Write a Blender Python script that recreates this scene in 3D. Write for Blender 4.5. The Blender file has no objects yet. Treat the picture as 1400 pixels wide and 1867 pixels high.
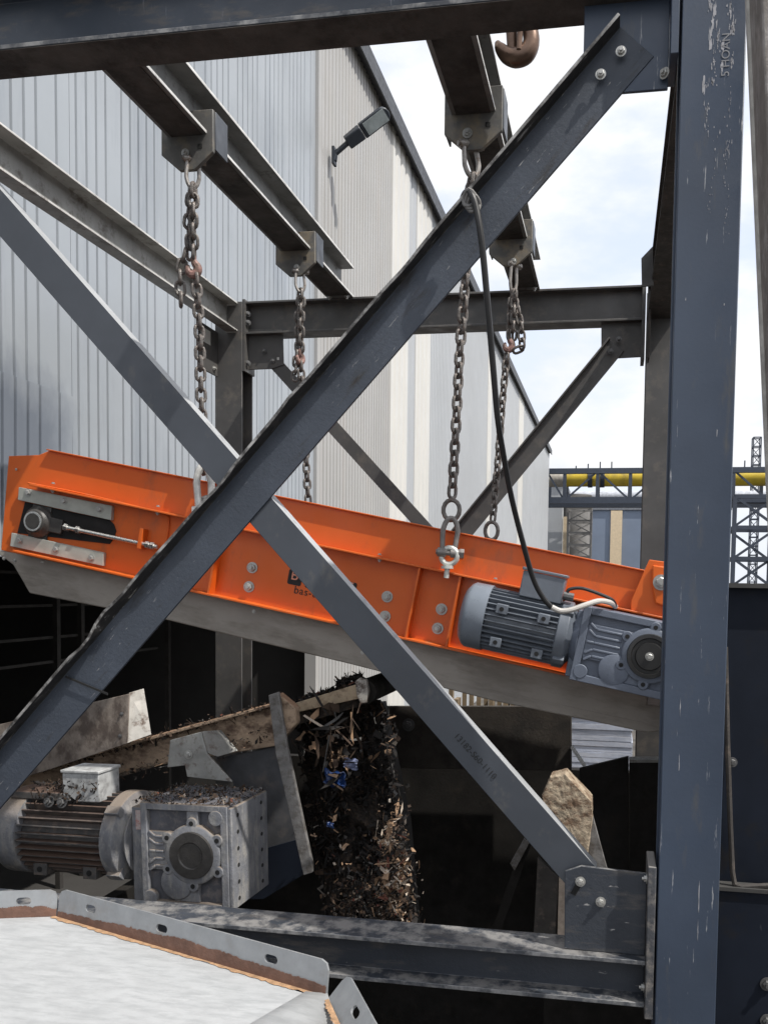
import bpy, math, random
from mathutils import Vector, Matrix, noise
V = Vector
random.seed(7)
scn = bpy.context.scene
COL = scn.collection
R = math.radians

# ------------------------------------------------------------------ camera
yaw, pit, rol, FPX, CX, CY = .163, -.053, .0156, 1521., 868.5, 1150.3
cf = V((-math.sin(yaw)*math.cos(pit), math.cos(yaw)*math.cos(pit), math.sin(pit)))
cr = V((math.cos(yaw), math.sin(yaw), 0))
cu = cr.cross(cf)
cr, cu = math.cos(rol)*cr+math.sin(rol)*cu, -math.sin(rol)*cr+math.cos(rol)*cu
cam = bpy.data.objects.new('camera', bpy.data.cameras.new('camera'))
COL.objects.link(cam)
M = Matrix.Identity(4)
for i in range(3):
    M[i][0], M[i][1], M[i][2] = cr[i], cu[i], -cf[i]
cam.matrix_world = M
cam.data.sensor_fit = 'HORIZONTAL'
cam.data.sensor_width = 36
cam.data.lens = FPX/1400*36
cam.data.shift_x = -(CX-700)/1400
cam.data.shift_y = (CY-933.5)/1400
cam.data.clip_start = .05
cam.data.clip_end = 3000
scn.camera = cam

# ------------------------------------------------------------------ light
SUN_EL, SUN_AZ = R(55), R(-20)          # azimuth measured from +X towards +Y
sd = V((math.cos(SUN_EL)*math.cos(SUN_AZ), math.cos(SUN_EL)*math.sin(SUN_AZ), math.sin(SUN_EL)))
sun = bpy.data.objects.new('sun', bpy.data.lights.new('sun', 'SUN'))
sun.data.energy = 4.5
sun.data.angle = R(.6)
sun.data.color = (1, .955, .89)
sun.rotation_euler = sd.to_track_quat('Z', 'Y').to_euler()
sun.location = (6, 0, 9)
COL.objects.link(sun)

scn.view_settings.view_transform = 'Standard'
scn.view_settings.look = 'None'
scn.view_settings.exposure = 0.14
scn.view_settings.gamma = 1

w = bpy.data.worlds.new('World')
scn.world = w
w.use_nodes = True
nt = w.node_tree
nt.nodes.clear()
def N(t, **k):
    n = nt.nodes.new(t)
    for a, b in k.items(): setattr(n, a, b)
    return n
L = nt.links.new
sky = N('ShaderNodeTexSky', sky_type='NISHITA', sun_disc=False)
sky.sun_elevation = SUN_EL
sky.sun_rotation = math.pi/2-SUN_AZ
sky.dust_density = 1.5
tc = N('ShaderNodeTexCoord')
mp = N('ShaderNodeMapping'); mp.inputs['Scale'].default_value = (1.6, 1.6, 3.6)
mp.inputs['Location'].default_value = (.3, .2, .1)
L(tc.outputs['Generated'], mp.inputs['Vector'])
nz = N('ShaderNodeTexNoise'); nz.inputs['Scale'].default_value = 2.1; nz.inputs['Detail'].default_value = 9; nz.inputs['Roughness'].default_value = .55
L(mp.outputs[0], nz.inputs['Vector'])
cm = N('ShaderNodeMapRange'); cm.inputs['From Min'].default_value = .33; cm.inputs['From Max'].default_value = .55
cm.interpolation_type = 'SMOOTHSTEP'
L(nz.outputs['Fac'], cm.inputs['Value'])
nz2 = N('ShaderNodeTexNoise'); nz2.inputs['Scale'].default_value = 4.2; nz2.inputs['Detail'].default_value = 7
L(mp.outputs[0], nz2.inputs['Vector'])
cr2 = N('ShaderNodeValToRGB')
cr2.color_ramp.elements[0].position = .35; cr2.color_ramp.elements[0].color = (.82, .86, .96, 1)
cr2.color_ramp.elements[1].position = .62; cr2.color_ramp.elements[1].color = (1.0, 1.0, 1.0, 1)
L(nz2.outputs['Fac'], cr2.inputs['Fac'])
dt = N('ShaderNodeVectorMath', operation='DOT_PRODUCT'); dt.inputs[1].default_value = sd
L(tc.outputs['Generated'], dt.inputs[0])
glow = N('ShaderNodeMapRange'); glow.inputs['From Min'].default_value = -.1; glow.inputs['From Max'].default_value = 1
glow.inputs['To Min'].default_value = .96; glow.inputs['To Max'].default_value = 1.2
L(dt.outputs['Value'], glow.inputs['Value'])
sc1 = N('ShaderNodeVectorMath', operation='SCALE'); L(cr2.outputs['Color'], sc1.inputs[0]); L(glow.outputs[0], sc1.inputs['Scale'])
sc2 = N('ShaderNodeVectorMath', operation='SCALE'); L(sky.outputs[0], sc2.inputs[0]); sc2.inputs['Scale'].default_value = .06
addb = N('ShaderNodeVectorMath', operation='ADD'); addb.inputs[1].default_value = (.62, .66, .76)
L(sc2.outputs[0], addb.inputs[0])
mx = N('ShaderNodeMix', data_type='RGBA')
L(cm.outputs[0], mx.inputs['Factor']); L(addb.outputs[0], mx.inputs['A']); L(sc1.outputs[0], mx.inputs['B'])
bg = N('ShaderNodeBackground'); L(mx.outputs['Result'], bg.inputs['Color']); bg.inputs['Strength'].default_value = 1.0
wo = N('ShaderNodeOutputWorld'); L(bg.outputs[0], wo.inputs[0])

# ------------------------------------------------------------------ pixel -> place
def ray(x, y): return cf+cr*((x-CX)/FPX)-cu*((y-CY)/FPX)
def pY(x, y, Y): d = ray(x, y); return d*(Y/d.y)
def pX(x, y, X): d = ray(x, y); return d*(X/d.x)
def pZ(x, y, Z): d = ray(x, y); return d*(Z/d.z)
GROUND = -3.0

# ------------------------------------------------------------------ materials
MATS = {}
def mat(name, base, rough=.5, metal=0., var=.25, vs=6., dirt=None, dirt_amt=.0, ds=9., dstretch=(1, 1, 1), dust=None, dust_amt=0.,
        streak=None, streak_thr=.68, streak_scale=(40, 40, 3), srot=0., blot=None, bump=.0, bs=60., spec=.5, coat=0.):
    if name in MATS: return MATS[name]
    m = bpy.data.materials.new(name); m.use_nodes = True
    t = m.node_tree; b = t.nodes['Principled BSDF']; l = t.links.new
    b.inputs['Roughness'].default_value = rough
    b.inputs['Metallic'].default_value = metal
    b.inputs['Specular IOR Level'].default_value = spec
    b.inputs['Coat Weight'].default_value = coat
    co = t.nodes.new('ShaderNodeTexCoord')
    def noi(scale, stretch=(1, 1, 1), det=6, rg=.6, rot=0.):
        mpn = t.nodes.new('ShaderNodeMapping'); mpn.inputs['Scale'].default_value = stretch
        src = co.outputs['Object']
        if rot:
            vr = t.nodes.new('ShaderNodeVectorRotate'); vr.rotation_type = 'Y_AXIS'; vr.inputs['Angle'].default_value = rot
            l(src, vr.inputs['Vector']); src = vr.outputs[0]
        l(src, mpn.inputs['Vector'])
        n = t.nodes.new('ShaderNodeTexNoise'); n.inputs['Scale'].default_value = scale
        n.inputs['Detail'].default_value = det; n.inputs['Roughness'].default_value = rg
        l(mpn.outputs[0], n.inputs['Vector']); return n.outputs['Fac']
    def rng(s, a, c, x0=0., x1=1.):
        r = t.nodes.new('ShaderNodeMapRange'); r.inputs['From Min'].default_value = a; r.inputs['From Max'].default_value = c
        r.inputs['To Min'].default_value = x0; r.inputs['To Max'].default_value = x1
        l(s, r.inputs['Value']); return r.outputs[0]
    def mix(f, a, c):
        x = t.nodes.new('ShaderNodeMix'); x.data_type = 'RGBA'
        l(f, x.inputs['Factor'])
        for s, k in ((a, 'A'), (c, 'B')):
            if isinstance(s, tuple): x.inputs[k].default_value = (*s, 1)
            else: l(s, x.inputs[k])
        return x.outputs['Result']
    lo = tuple(c*(1-var) for c in base); hi = tuple(min(1, c*(1+var)) for c in base)
    n1 = noi(vs)
    c = mix(rng(n1, .3, .7), lo, hi)
    rsock = rng(noi(vs*3), .3, .7, max(.05, rough-.12), min(1, rough+.15))
    l(rsock, b.inputs['Roughness'])
    if dirt:
        f = rng(noi(ds, dstretch, 8, .68, srot), .62-dirt_amt*.5, .78-dirt_amt*.5)
        c = mix(f, c, dirt)
    if streak:
        f = rng(noi(1., streak_scale, 5, .65, srot), streak_thr, streak_thr+.04)
        f2 = rng(noi(2.2), .42, .62)
        mm = t.nodes.new('ShaderNodeMath'); mm.operation = 'MULTIPLY'; l(f, mm.inputs[0]); l(f2, mm.inputs[1])
        c = mix(mm.outputs[0], c, streak)
    if blot:      # one soft-edged stain: centre, radius, colour
        vd = t.nodes.new('ShaderNodeVectorMath'); vd.operation = 'DISTANCE'; vd.inputs[1].default_value = blot[0]
        l(co.outputs['Object'], vd.inputs[0])
        ad = t.nodes.new('ShaderNodeMath'); ad.operation = 'MULTIPLY_ADD'; ad.inputs[1].default_value = 1.5*blot[1]; l(noi(3.2, (1, 1, .6), 7, .6), ad.inputs[0])
        l(vd.outputs['Value'], ad.inputs[2])
        c = mix(rng(ad.outputs[0], blot[1]*1.0, blot[1]*1.75, .85, 0.), c, blot[2])
    if dust:
        g = t.nodes.new('ShaderNodeNewGeometry'); sp = t.nodes.new('ShaderNodeSeparateXYZ'); l(g.outputs['Normal'], sp.inputs[0])
        f = rng(sp.outputs['Z'], .35, .8)
        f2 = rng(noi(14, (1, 1, 1), 8, .7), .66-dust_amt*.5, .8-dust_amt*.5)
        mm = t.nodes.new('ShaderNodeMath'); mm.operation = 'MULTIPLY'; l(f, mm.inputs[0]); l(f2, mm.inputs[1])
        c = mix(mm.outputs[0], c, dust)
    l(c, b.inputs['Base Color'])
    if bump:
        bn = t.nodes.new('ShaderNodeBump'); bn.inputs['Strength'].default_value = bump; bn.inputs['Distance'].default_value = .01
        l(noi(bs, (1, 1, 1), 8, .65), bn.inputs['Height']); l(bn.outputs[0], b.inputs['Normal'])
    MATS[name] = m; return m

navy = mat('navy paint', (.046, .058, .078), .42, var=.18, vs=3, dirt=(.11, .10, .092), dirt_amt=.17, ds=11, dstretch=(.5, 1, 1.6), streak=(.34, .35, .37), streak_thr=.64,
           streak_scale=(55, 55, 7), dust=(.22, .20, .185), dust_amt=.55, bump=.05, bs=90)
worn_edge = mat('worn bright beam edge', (.62, .61, .585), .45, .2, var=.25, vs=9, dirt=(.12, .105, .09), dirt_amt=.14, ds=13)
edge_navy = mat('chipped navy edge', (.22, .22, .22), .5, var=.4, vs=9, dirt=(.06, .065, .075), dirt_amt=.42, ds=15)
edge_brace = mat('grimy worn brace edge', (.30, .295, .285), .5, .1, var=.4, vs=9, dirt=(.045, .042, .040), dirt_amt=.46, ds=13)
leg_scuff = mat('scuffed dark leg', (.026, .025, .025), .55, var=.4, vs=8, dirt=(.075, .068, .062), dirt_amt=.2, ds=18, streak=(.36, .355, .345), streak_thr=.60,
                streak_scale=(70, 40, 9), srot=R(-41), bump=.2, bs=60)
leg_sunlit = mat('sunlit leg colour', (.33, .34, .35), .5, var=.12, vs=6, dirt=(.16, .165, .175), dirt_amt=.16, ds=12)  # sunlight on the folded brace leg is put into this pale base
hanger_m = mat('tan mottled hanger plate', (.115, .112, .105), .6, var=.3, vs=7, dirt=(.21, .175, .125), dirt_amt=.30, ds=7, bump=.15, bs=60)  # grey with tan patches scattered at random
navy_col = mat('scuffed navy paint', (.043, .060, .092), .42, var=.16, vs=2, dirt=(.085, .085, .085), dirt_amt=.10, ds=9, dstretch=(1.5, 1, .35),
               streak=(.55, .55, .56), streak_thr=.655, streak_scale=(75, 75, 5), bump=.05, bs=80)
navy_clean = mat('navy paint cleaner', (.048, .055, .067), .45, var=.14, vs=4, dirt=(.10, .097, .092), dirt_amt=.09, ds=10, dstretch=(1, 1, .6), dust=(.20, .19, .18), dust_amt=.5)
navy_dirty = mat('navy paint with mud', (.045, .055, .073), .55, var=.2, vs=4, dirt=(.024, .021, .019), dirt_amt=.10, ds=5,
                 dstretch=(5, 1, .9), streak=(.34, .335, .33), streak_thr=.645, streak_scale=(110, 60, 16), srot=R(-41), dust=(.21, .205, .20), dust_amt=.42, bump=.2, bs=80)
navy_mud = mat('navy paint with mud streaks', (.034, .040, .051), .55, var=.2, vs=4, dirt=(.085, .08, .076), dirt_amt=.16, ds=14, dstretch=(.35, 1, 1.6),
               streak=(.30, .295, .29), streak_thr=.65, streak_scale=(16, 30, 60), dust=(.20, .195, .19), dust_amt=.42, bump=.2, bs=80)
dusty = mat('dusty navy ledge', (.055, .058, .066), .7, var=.2, dirt=(.19, .175, .16), dirt_amt=.3, ds=20, dust=(.20, .19, .18), dust_amt=1.0, bump=.3, bs=60)
darkgrey = mat('shaded dark grey paint', (.074, .072, .070), .55, var=.2, vs=4, dirt=(.12, .108, .095), dirt_amt=.2, dust=(.2, .19, .18), dust_amt=.6)
channel_m = mat('sunlit channel steel', (.30, .30, .29), .5, var=.25, vs=5, dirt=(.12, .105, .09), dirt_amt=.2, ds=13)
monorail = mat('worn grey beam steel', (.165, .166, .162), .5, var=.3, vs=5, dirt=(.06, .055, .05), dirt_amt=.16, ds=17, bump=.12, bs=70)
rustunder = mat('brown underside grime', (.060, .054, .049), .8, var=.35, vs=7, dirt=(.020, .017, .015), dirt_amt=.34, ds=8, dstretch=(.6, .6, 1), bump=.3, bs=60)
brownbeam = mat('rusty brown beam', (.050, .045, .041), .75, var=.35, vs=8, dirt=(.13, .105, .085), dirt_amt=.15, ds=22, bump=.3, bs=50)
chain_m = mat('rusty chain steel', (.155, .142, .132), .48, .4, var=.5, vs=30, dirt=(.13, .082, .062), dirt_amt=.22, ds=40, bump=.3, bs=120)
shackle_m = mat('galvanised shackle', (.33, .31, .29), .42, .55, var=.3, vs=30, dirt=(.20, .14, .10), dirt_amt=.2, ds=40)
hook_red = mat('faded red hook', (.27, .15, .13), .6, var=.4, vs=30, dirt=(.12, .08, .06), dirt_amt=.35, ds=50)
bolt_m = mat('zinc bolt', (.42, .42, .40), .4, .6, var=.2, vs=60, dirt=(.25, .22, .19), dirt_amt=.15, ds=60)
bolt_dark = mat('dulled bolt', (.13, .13, .13), .5, .5, var=.3, vs=60)
orange = mat('orange paint', (.62, .112, .010), .45, var=.08, vs=2.5, dirt=(.42, .098, .026), dirt_amt=.14, ds=9, dstretch=(1, 1, .5), dust=(.42, .16, .07), dust_amt=.3, bump=.03, bs=40)
zinc = mat('zinc plate', (.40, .41, .37), .55, .2, var=.15, vs=18)
steel = mat('bright steel rod', (.55, .55, .53), .3, .85, var=.12, vs=40)
black_iron = mat('black cast iron', (.045, .042, .039), .42, var=.3, vs=40, bump=.2, bs=140)
hole_m = mat('deep hole', (.012, .012, .012), .9, var=.1)
belt_m = mat('grey brown rubber belt', (.29, .265, .235), .75, var=.14, vs=4, dirt=(.20, .18, .155), dirt_amt=.25, ds=6, dstretch=(.4, 1, 1.5), bump=.08, bs=80)
motor_m = mat('blue grey motor paint', (.125, .142, .168), .38, var=.14, vs=12, bump=.04, bs=90)
motor_lt = mat('blue grey cowl paint', (.17, .195, .23), .33, var=.08, vs=9)
gear_m = mat('blue grey gearbox paint', (.115, .135, .175), .5, var=.1, vs=16, bump=.15, bs=160)
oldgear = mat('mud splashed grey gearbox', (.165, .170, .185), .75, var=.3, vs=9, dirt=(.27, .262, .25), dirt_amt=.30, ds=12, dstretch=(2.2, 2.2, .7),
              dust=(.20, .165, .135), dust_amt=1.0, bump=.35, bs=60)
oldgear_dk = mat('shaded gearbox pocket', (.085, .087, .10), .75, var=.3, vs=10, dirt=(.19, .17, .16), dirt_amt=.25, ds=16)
oldfin = mat('dirty motor fins', (.075, .072, .070), .6, var=.3, vs=20, dirt=(.16, .13, .11), dirt_amt=.25, ds=30, dust=(.10, .065, .05), dust_amt=.8)
oldbox = mat('dusty white terminal box', (.42, .43, .43), .6, var=.2, vs=20, dirt=(.22, .22, .22), dirt_amt=.3, ds=22)
cable_m = mat('black cable rubber', (.020, .020, .021), .45, var=.2)
cable_reflect_m = mat('pale cable reflection', (.45, .43, .40), .45, var=.12)  # pale reflection on the cable, put into a colour
wall_blue = mat('blue grey cladding', (.335, .36, .385), .42, .2, var=.07, vs=.8, dirt=(.25, .275, .305), dirt_amt=.22, ds=2.0, dstretch=(1, 1, .12))
_sp = pX(30, 800, -3.45)
wall_stain = mat('stained blue grey cladding', (.335, .36, .385), .40, .2, var=.07, vs=.8, dirt=(.25, .275, .305), dirt_amt=.22, ds=2.0, dstretch=(1, 1, .12),
                 blot=((_sp.x+3.5, _sp.y-9, _sp.z-GROUND), .62, (.13, .15, .185)))
wall_warm = mat('warm grey cladding', (.365, .36, .35), .5, .1, var=.06, vs=.7, dirt=(.38, .36, .34), dirt_amt=.18, ds=2.5, dstretch=(1, 1, .1))
wall_far = mat('pale grey cladding', (.385, .40, .415), .5, .1, var=.06, vs=.5, dirt=(.38, .39, .40), dirt_amt=.12, ds=1.5, dstretch=(1, 1, .1))
strip_m = mat('white rooflight cladding', (.54, .53, .50), .4, 0, var=.05, vs=1)
trim_m = mat('dark roof trim', (.035, .038, .045), .5)
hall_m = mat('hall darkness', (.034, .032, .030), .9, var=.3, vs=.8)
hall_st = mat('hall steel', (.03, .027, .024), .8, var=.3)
ground_m = mat('yard ground', (.055, .050, .045), .95, var=.35, vs=1.5, dirt=(.10, .09, .075), dirt_amt=.3, ds=3, bump=.5, bs=14)
black_pl = mat('near black plate', (.016, .0145, .013), .8, spec=.25, var=.4, vs=5, dirt=(.028, .024, .020), dirt_amt=.15, ds=7, bump=.15)
brown_pl = mat('dark brown plate', (.045, .038, .031), .75, var=.3, vs=4, dirt=(.028, .025, .022), dirt_amt=.3, ds=6, bump=.2)
navy_dark = mat('dark navy hopper paint', (.009, .0125, .021), .6, spec=.18, var=.25, vs=3, streak=(.05, .055, .065), streak_thr=.70, streak_scale=(22, 22, 10), dirt=(.018, .016, .014), dirt_amt=.12, ds=5)
tan_beam = mat('tan mud caked beam', (.36, .265, .185), .85, var=.3, vs=8, dirt=(.10, .062, .042), dirt_amt=.32, ds=11, dstretch=(1, 1, 1.6), dust=(.24, .15, .095), dust_amt=.8, bump=.5, bs=50)
pale_plate = mat('dirty pale plate', (.23, .195, .165), .75, var=.25, vs=7, dirt=(.085, .066, .055), dirt_amt=.40, ds=12, dstretch=(1, 1, .6), bump=.2, bs=60)
galv_dirty = mat('dirty galvanised bracket', (.28, .28, .265), .6, .2, var=.22, vs=14, dirt=(.13, .10, .085), dirt_amt=.18, ds=24)
grey_bar = mat('dusty grey bar', (.16, .155, .15), .75, var=.3, vs=18, dirt=(.085, .075, .065), dirt_amt=.3, ds=22, bump=.3)
block_m = mat('crumbly tan concrete', (.40, .325, .235), .95, var=.28, vs=14, dirt=(.17, .11, .07), dirt_amt=.34, ds=18, dstretch=(1, 1, 2.2), bump=1., bs=55)
galv = mat('grey galvanised flange', (.27, .28, .288), .5, .35, var=.12, vs=20, dirt=(.24, .235, .23), dirt_amt=.2, ds=16)
rust_seam = mat('rust stained flange', (.125, .066, .046), .85, var=.3, vs=22, bump=.3)
rust_line = mat('orange rust line', (.37, .225, .125), .9, var=.3, vs=50, bump=.6, bs=90)
hood = mat('weathered pale sheet', (.40, .41, .415), .55, .1, var=.08, vs=12, dirt=(.335, .345, .35), dirt_amt=.34, ds=15, dstretch=(.8, 3.6, 1), streak=(.47, .475, .475), streak_thr=.66, streak_scale=(9, 42, 9), bump=.12, bs=30)
post_m = mat('rough grey brown post', (.20, .18, .165), .85, var=.3, vs=10, dirt=(.34, .32, .31), dirt_amt=.25, ds=16, dstretch=(1, 1, .4), bump=.4, bs=40)
brass = mat('oxidised hook steel', (.13, .082, .058), .36, .6, var=.3, vs=16)
lamp_m = mat('lamp housing', (.024, .030, .040), .5)
lens_m = mat('lamp lens', (.34, .38, .38), .25)
yellow_m = mat('yellow pipe paint', (.55, .40, .03), .5, var=.15, vs=1.5, dirt=(.34, .25, .05), dirt_amt=.2, ds=1.2)
truss_m = mat('blue black truss paint', (.032, .042, .062), .6, var=.2)
farblue = mat('far blue cladding', (.17, .21, .28), .7, var=.1, vs=.5)
cream_m = mat('cream cladding strip', (.62, .50, .34), .7, var=.1)
grey_far = mat('far grey steelwork', (.20, .195, .19), .8, var=.3, vs=.6)
film_m = mat('film wrapped sheets', (.36, .39, .46), .35, var=.35, vs=3, dirt=(.45, .46, .5), dirt_amt=.35, ds=6, dstretch=(.5, .5, 14), bump=.3, bs=30)
wood_m = mat('weathered timber', (.17, .125, .075), .85, var=.3, vs=4)
white_m = mat('white paint', (.62, .62, .60), .5, var=.12)
red_lab = mat('red sticker', (.42, .20, .18), .7, var=.3, vs=60, dirt=(.48, .42, .40), dirt_amt=.5, ds=70)
paper = mat('white label', (.60, .60, .57), .7, var=.1)
ink = mat('black ink', (.012, .010, .010), .6)
ink_soft = mat('worn black stencil', (.018, .019, .021), .7)

# ------------------------------------------------------------------ mesh helpers
WORLD = {}
class MB:
    def __init__(s): s.v = []; s.f = []; s.mi = []; s.cur = 0
    def add(s, vs, fs):
        o = len(s.v); s.v += [V(p) for p in vs]
        for f in fs: s.f.append([i+o for i in f]); s.mi.append(s.cur)
        return s
    def box(s, c, size, M=None):
        x, y, z = (k/2 for k in size); c = V(c)
        vs = [V((a*x, b*y, d*z)) for d in (-1, 1) for b in (-1, 1) for a in (-1, 1)]
        vs = [(M @ p if M else p)+c for p in vs]
        return s.add(vs, [(0, 2, 3, 1), (4, 5, 7, 6), (0, 1, 5, 4), (2, 6, 7, 3), (0, 4, 6, 2), (1, 3, 7, 5)])
    def span(s, a, b):      # box from corner to corner
        a, b = V(a), V(b); return s.box((a+b)/2, [abs(k) for k in (b-a)])
    def ext(s, pts, vec):   # extruded polygon
        pts = [V(p) for p in pts]; vec = V(vec); n = len(pts)
        nor = sum(((pts[i]-pts[0]).cross(pts[(i+1) % n]-pts[0]) for i in range(n)), V())
        if nor.dot(vec) > 0: pts.reverse()
        vs = pts+[p+vec for p in pts]
        return s.add(vs, [list(range(n)), [n+i for i in reversed(range(n))]]+[(i, i+n, (i+1) % n+n, (i+1) % n) for i in range(n)])
    def bar(s, prof, a, b, u, seg=1, fn=None):   # 2-D profile (u, v) swept from a to b
        a, b = V(a), V(b); d = (b-a).normalized(); u = (V(u)-d*V(u).dot(d)).normalized(); v = d.cross(u)
        n = len(prof); vs = []
        ar = sum(prof[i][0]*prof[(i+1) % n][1]-prof[(i+1) % n][0]*prof[i][1] for i in range(n))
        if ar < 0: prof = prof[::-1]
        for k in range(seg+1):
            t = k/seg
            for p in prof:
                q = fn(t, p) if fn else p
                vs.append(a.lerp(b, t)+u*q[0]+v*q[1])
        fs = [list(range(n))[::-1], [seg*n+i for i in range(n)]]
        for k in range(seg):
            for i in range(n): fs.append((k*n+i, k*n+(i+1) % n, (k+1)*n+(i+1) % n, (k+1)*n+i))
        return s.add(vs, fs)
    def lathe(s, prof, a, axis, n=24, cap=True):  # prof = [(dist along axis, radius)]
        a = V(a); d = V(axis).normalized(); u = d.orthogonal().normalized(); v = d.cross(u); vs = []
        for (t, r) in prof:
            for i in range(n):
                q = 2*math.pi*i/n; vs.append(a+d*t+u*(r*math.cos(q))+v*(r*math.sin(q)))
        fs = []
        for k in range(len(prof)-1):
            for i in range(n): fs.append((k*n+i, k*n+(i+1) % n, (k+1)*n+(i+1) % n, (k+1)*n+i))
        if cap: fs += [list(range(n))[::-1], [(len(prof)-1)*n+i for i in range(n)]]
        return s.add(vs, fs)
    def cyl(s, a, b, r, n=16, r2=None):
        a, b = V(a), V(b); return s.lathe([(0, r), ((b-a).length, r if r2 is None else r2)], a, b-a, n)
    def tube(s, path, r, n=8, closed=False, rad=None):
        P = [V(p) for p in path]; m = len(P); vs = []; pu = None
        for i, p in enumerate(P):
            d = (P[(i+1) % m]-P[i-1]) if closed else (P[min(i+1, m-1)]-P[max(i-1, 0)])
            d.normalize()
            if pu is None: pu = d.orthogonal()
            pu = (pu-d*pu.dot(d)).normalized(); v = d.cross(pu); rr = rad[i] if rad else r
            for k in range(n):
                q = 2*math.pi*k/n; vs.append(p+pu*(rr*math.cos(q))+v*(rr*math.sin(q)))
        fs = []
        for i in range(m if closed else m-1):
            j = (i+1) % m
            for k in range(n): fs.append((i*n+k, i*n+(k+1) % n, j*n+(k+1) % n, j*n+k))
        if not closed: fs += [list(range(n))[::-1], [(m-1)*n+k for k in range(n)]]
        return s.add(vs, fs)
    def mesh(s, name, mats, inv=None):
        me = bpy.data.meshes.new(name)
        me.from_pydata([(inv @ p if inv else p) for p in s.v], [], s.f)
        for m in (mats if isinstance(mats, (list, tuple)) else [mats]): me.materials.append(m)
        me.polygons.foreach_set('material_index', s.mi)
        me.polygons.foreach_set('use_smooth', [True]*len(me.polygons))
        me.update(); me.set_sharp_from_angle(angle=R(35)); return me
    def build(s, name, mats, parent=None, local=False, bevel=0, segs=2, label=None):
        inv = None
        if parent is not None and not local: inv = WORLD[parent.name].inverted()
        o = bpy.data.objects.new(name, s.mesh(name, mats, inv)); COL.objects.link(o)
        WORLD[o.name] = WORLD[parent.name].copy() if parent is not None else Matrix.Identity(4)
        if parent is not None: o.parent = parent
        if bevel:
            bm = o.modifiers.new('edge', 'BEVEL'); bm.width = bevel; bm.segments = segs; bm.limit_method = 'ANGLE'; bm.angle_limit = R(40)
        if label: o['label'] = label
        return o
def empty(name, M=None, label=None, cat=None, group=None, kind=None):
    o = bpy.data.objects.new(name, None); COL.objects.link(o); o.empty_display_size = .1
    if M is not None:
        if isinstance(M, Matrix): o.matrix_world = M
        else: M = Matrix.Translation(V(M)); o.matrix_world = M
    WORLD[o.name] = (M if M is not None else Matrix.Identity(4)).copy()
    return tag(o, label, cat, group, kind)
def tag(o, label=None, cat=None, group=None, kind=None):
    for k, v in (('label', label), ('category', cat), ('group', group), ('kind', kind)):
        if v: o[k] = v
    return o
def inst(name, me, parent, M, local=False):
    o = bpy.data.objects.new(name, me); COL.objects.link(o); o.parent = parent
    Ml = M if local else WORLD[parent.name].inverted() @ M
    o.matrix_local = Ml; WORLD[o.name] = WORLD[parent.name] @ Ml; return o
def frame(p, z, x=None):
    z = V(z).normalized()
    x = V(x) if x is not None else z.orthogonal()
    x = (x-z*x.dot(z)).normalized(); y = z.cross(x)
    m = Matrix((x, y, z)).transposed().to_4x4(); m.translation = V(p); return m
def smooth_path(pts, n=8):
    P = [V(p) for p in pts]; P = [P[0]*2-P[1]]+P+[P[-1]*2-P[-2]]; out = []
    for i in range(1, len(P)-2):
        for k in range(n):
            t = k/n; a, b, c, d = P[i-1:i+3]
            out.append(.5*((2*b)+(c-a)*t+(2*a-5*b+4*c-d)*t*t+(3*b-a-3*c+d)*t**3))
    out.append(P[-2]); return out
def bolt_mesh(name, m, nut=True):
    b = MB(); b.lathe([(0, 1.45), (.22, 1.45)], (0, 0, 0), (0, 0, 1), 20)
    b.lathe([(.22, 1.0), (.85, 1.0), (.95, .86)], (0, 0, 0), (0, 0, 1), 6)
    if nut: b.lathe([(.9, .5), (1.5, .5)], (0, 0, 0), (0, 0, 1), 10)
    return b.mesh(name, m)
BOLT = bolt_mesh('bolt', bolt_m); BOLTF = bolt_mesh('bolt_flat', bolt_m, False); BOLTD = bolt_mesh('bolt_dull', bolt_dark)
def bolt(parent, p, nrm, r, me=None, rot=0., name='bolt', local=False):
    return inst(name, me or BOLT, parent, frame(p, nrm) @ Matrix.Rotation(rot+.3, 4, 'Z') @ Matrix.Scale(r, 4), local)
def text(parent, s, M, size, m, name='lettering', ext=.0008, align='LEFT', local=False, sx=1., name_curve='lettering'):
    c = bpy.data.curves.new(name_curve, 'FONT'); c.body = s; c.size = size; c.extrude = ext; c.align_x = align; c.align_y = 'BOTTOM'; c.space_character = sx
    tmp = bpy.data.objects.new('tmp', c); COL.objects.link(tmp)
    bpy.context.view_layer.update()
    me = bpy.data.meshes.new_from_object(tmp.evaluated_get(bpy.context.evaluated_depsgraph_get()))
    bpy.data.objects.remove(tmp); bpy.data.curves.remove(c)
    me.materials.clear(); me.materials.append(m)
    for p in me.polygons: p.material_index = 0
    me.name = name
    return inst(name, me, parent, M, local)
def Hprof(w, h, tw=.009, tf=.014):
    a, b = w/2, h/2
    return [(-a, -b), (a, -b), (a, -b+tf), (tw/2, -b+tf), (tw/2, b-tf), (a, b-tf), (a, b), (-a, b), (-a, b-tf), (-tw/2, b-tf), (-tw/2, -b+tf), (-a, -b+tf)]

# ================================================================== SETTING
g = MB()
g.add([(-400, -60, GROUND), (400, -60, GROUND), (400, 900, GROUND), (-400, 900, GROUND)], [(0, 1, 2, 3)])
tag(g.build('ground', ground_m), kind='structure')

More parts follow.
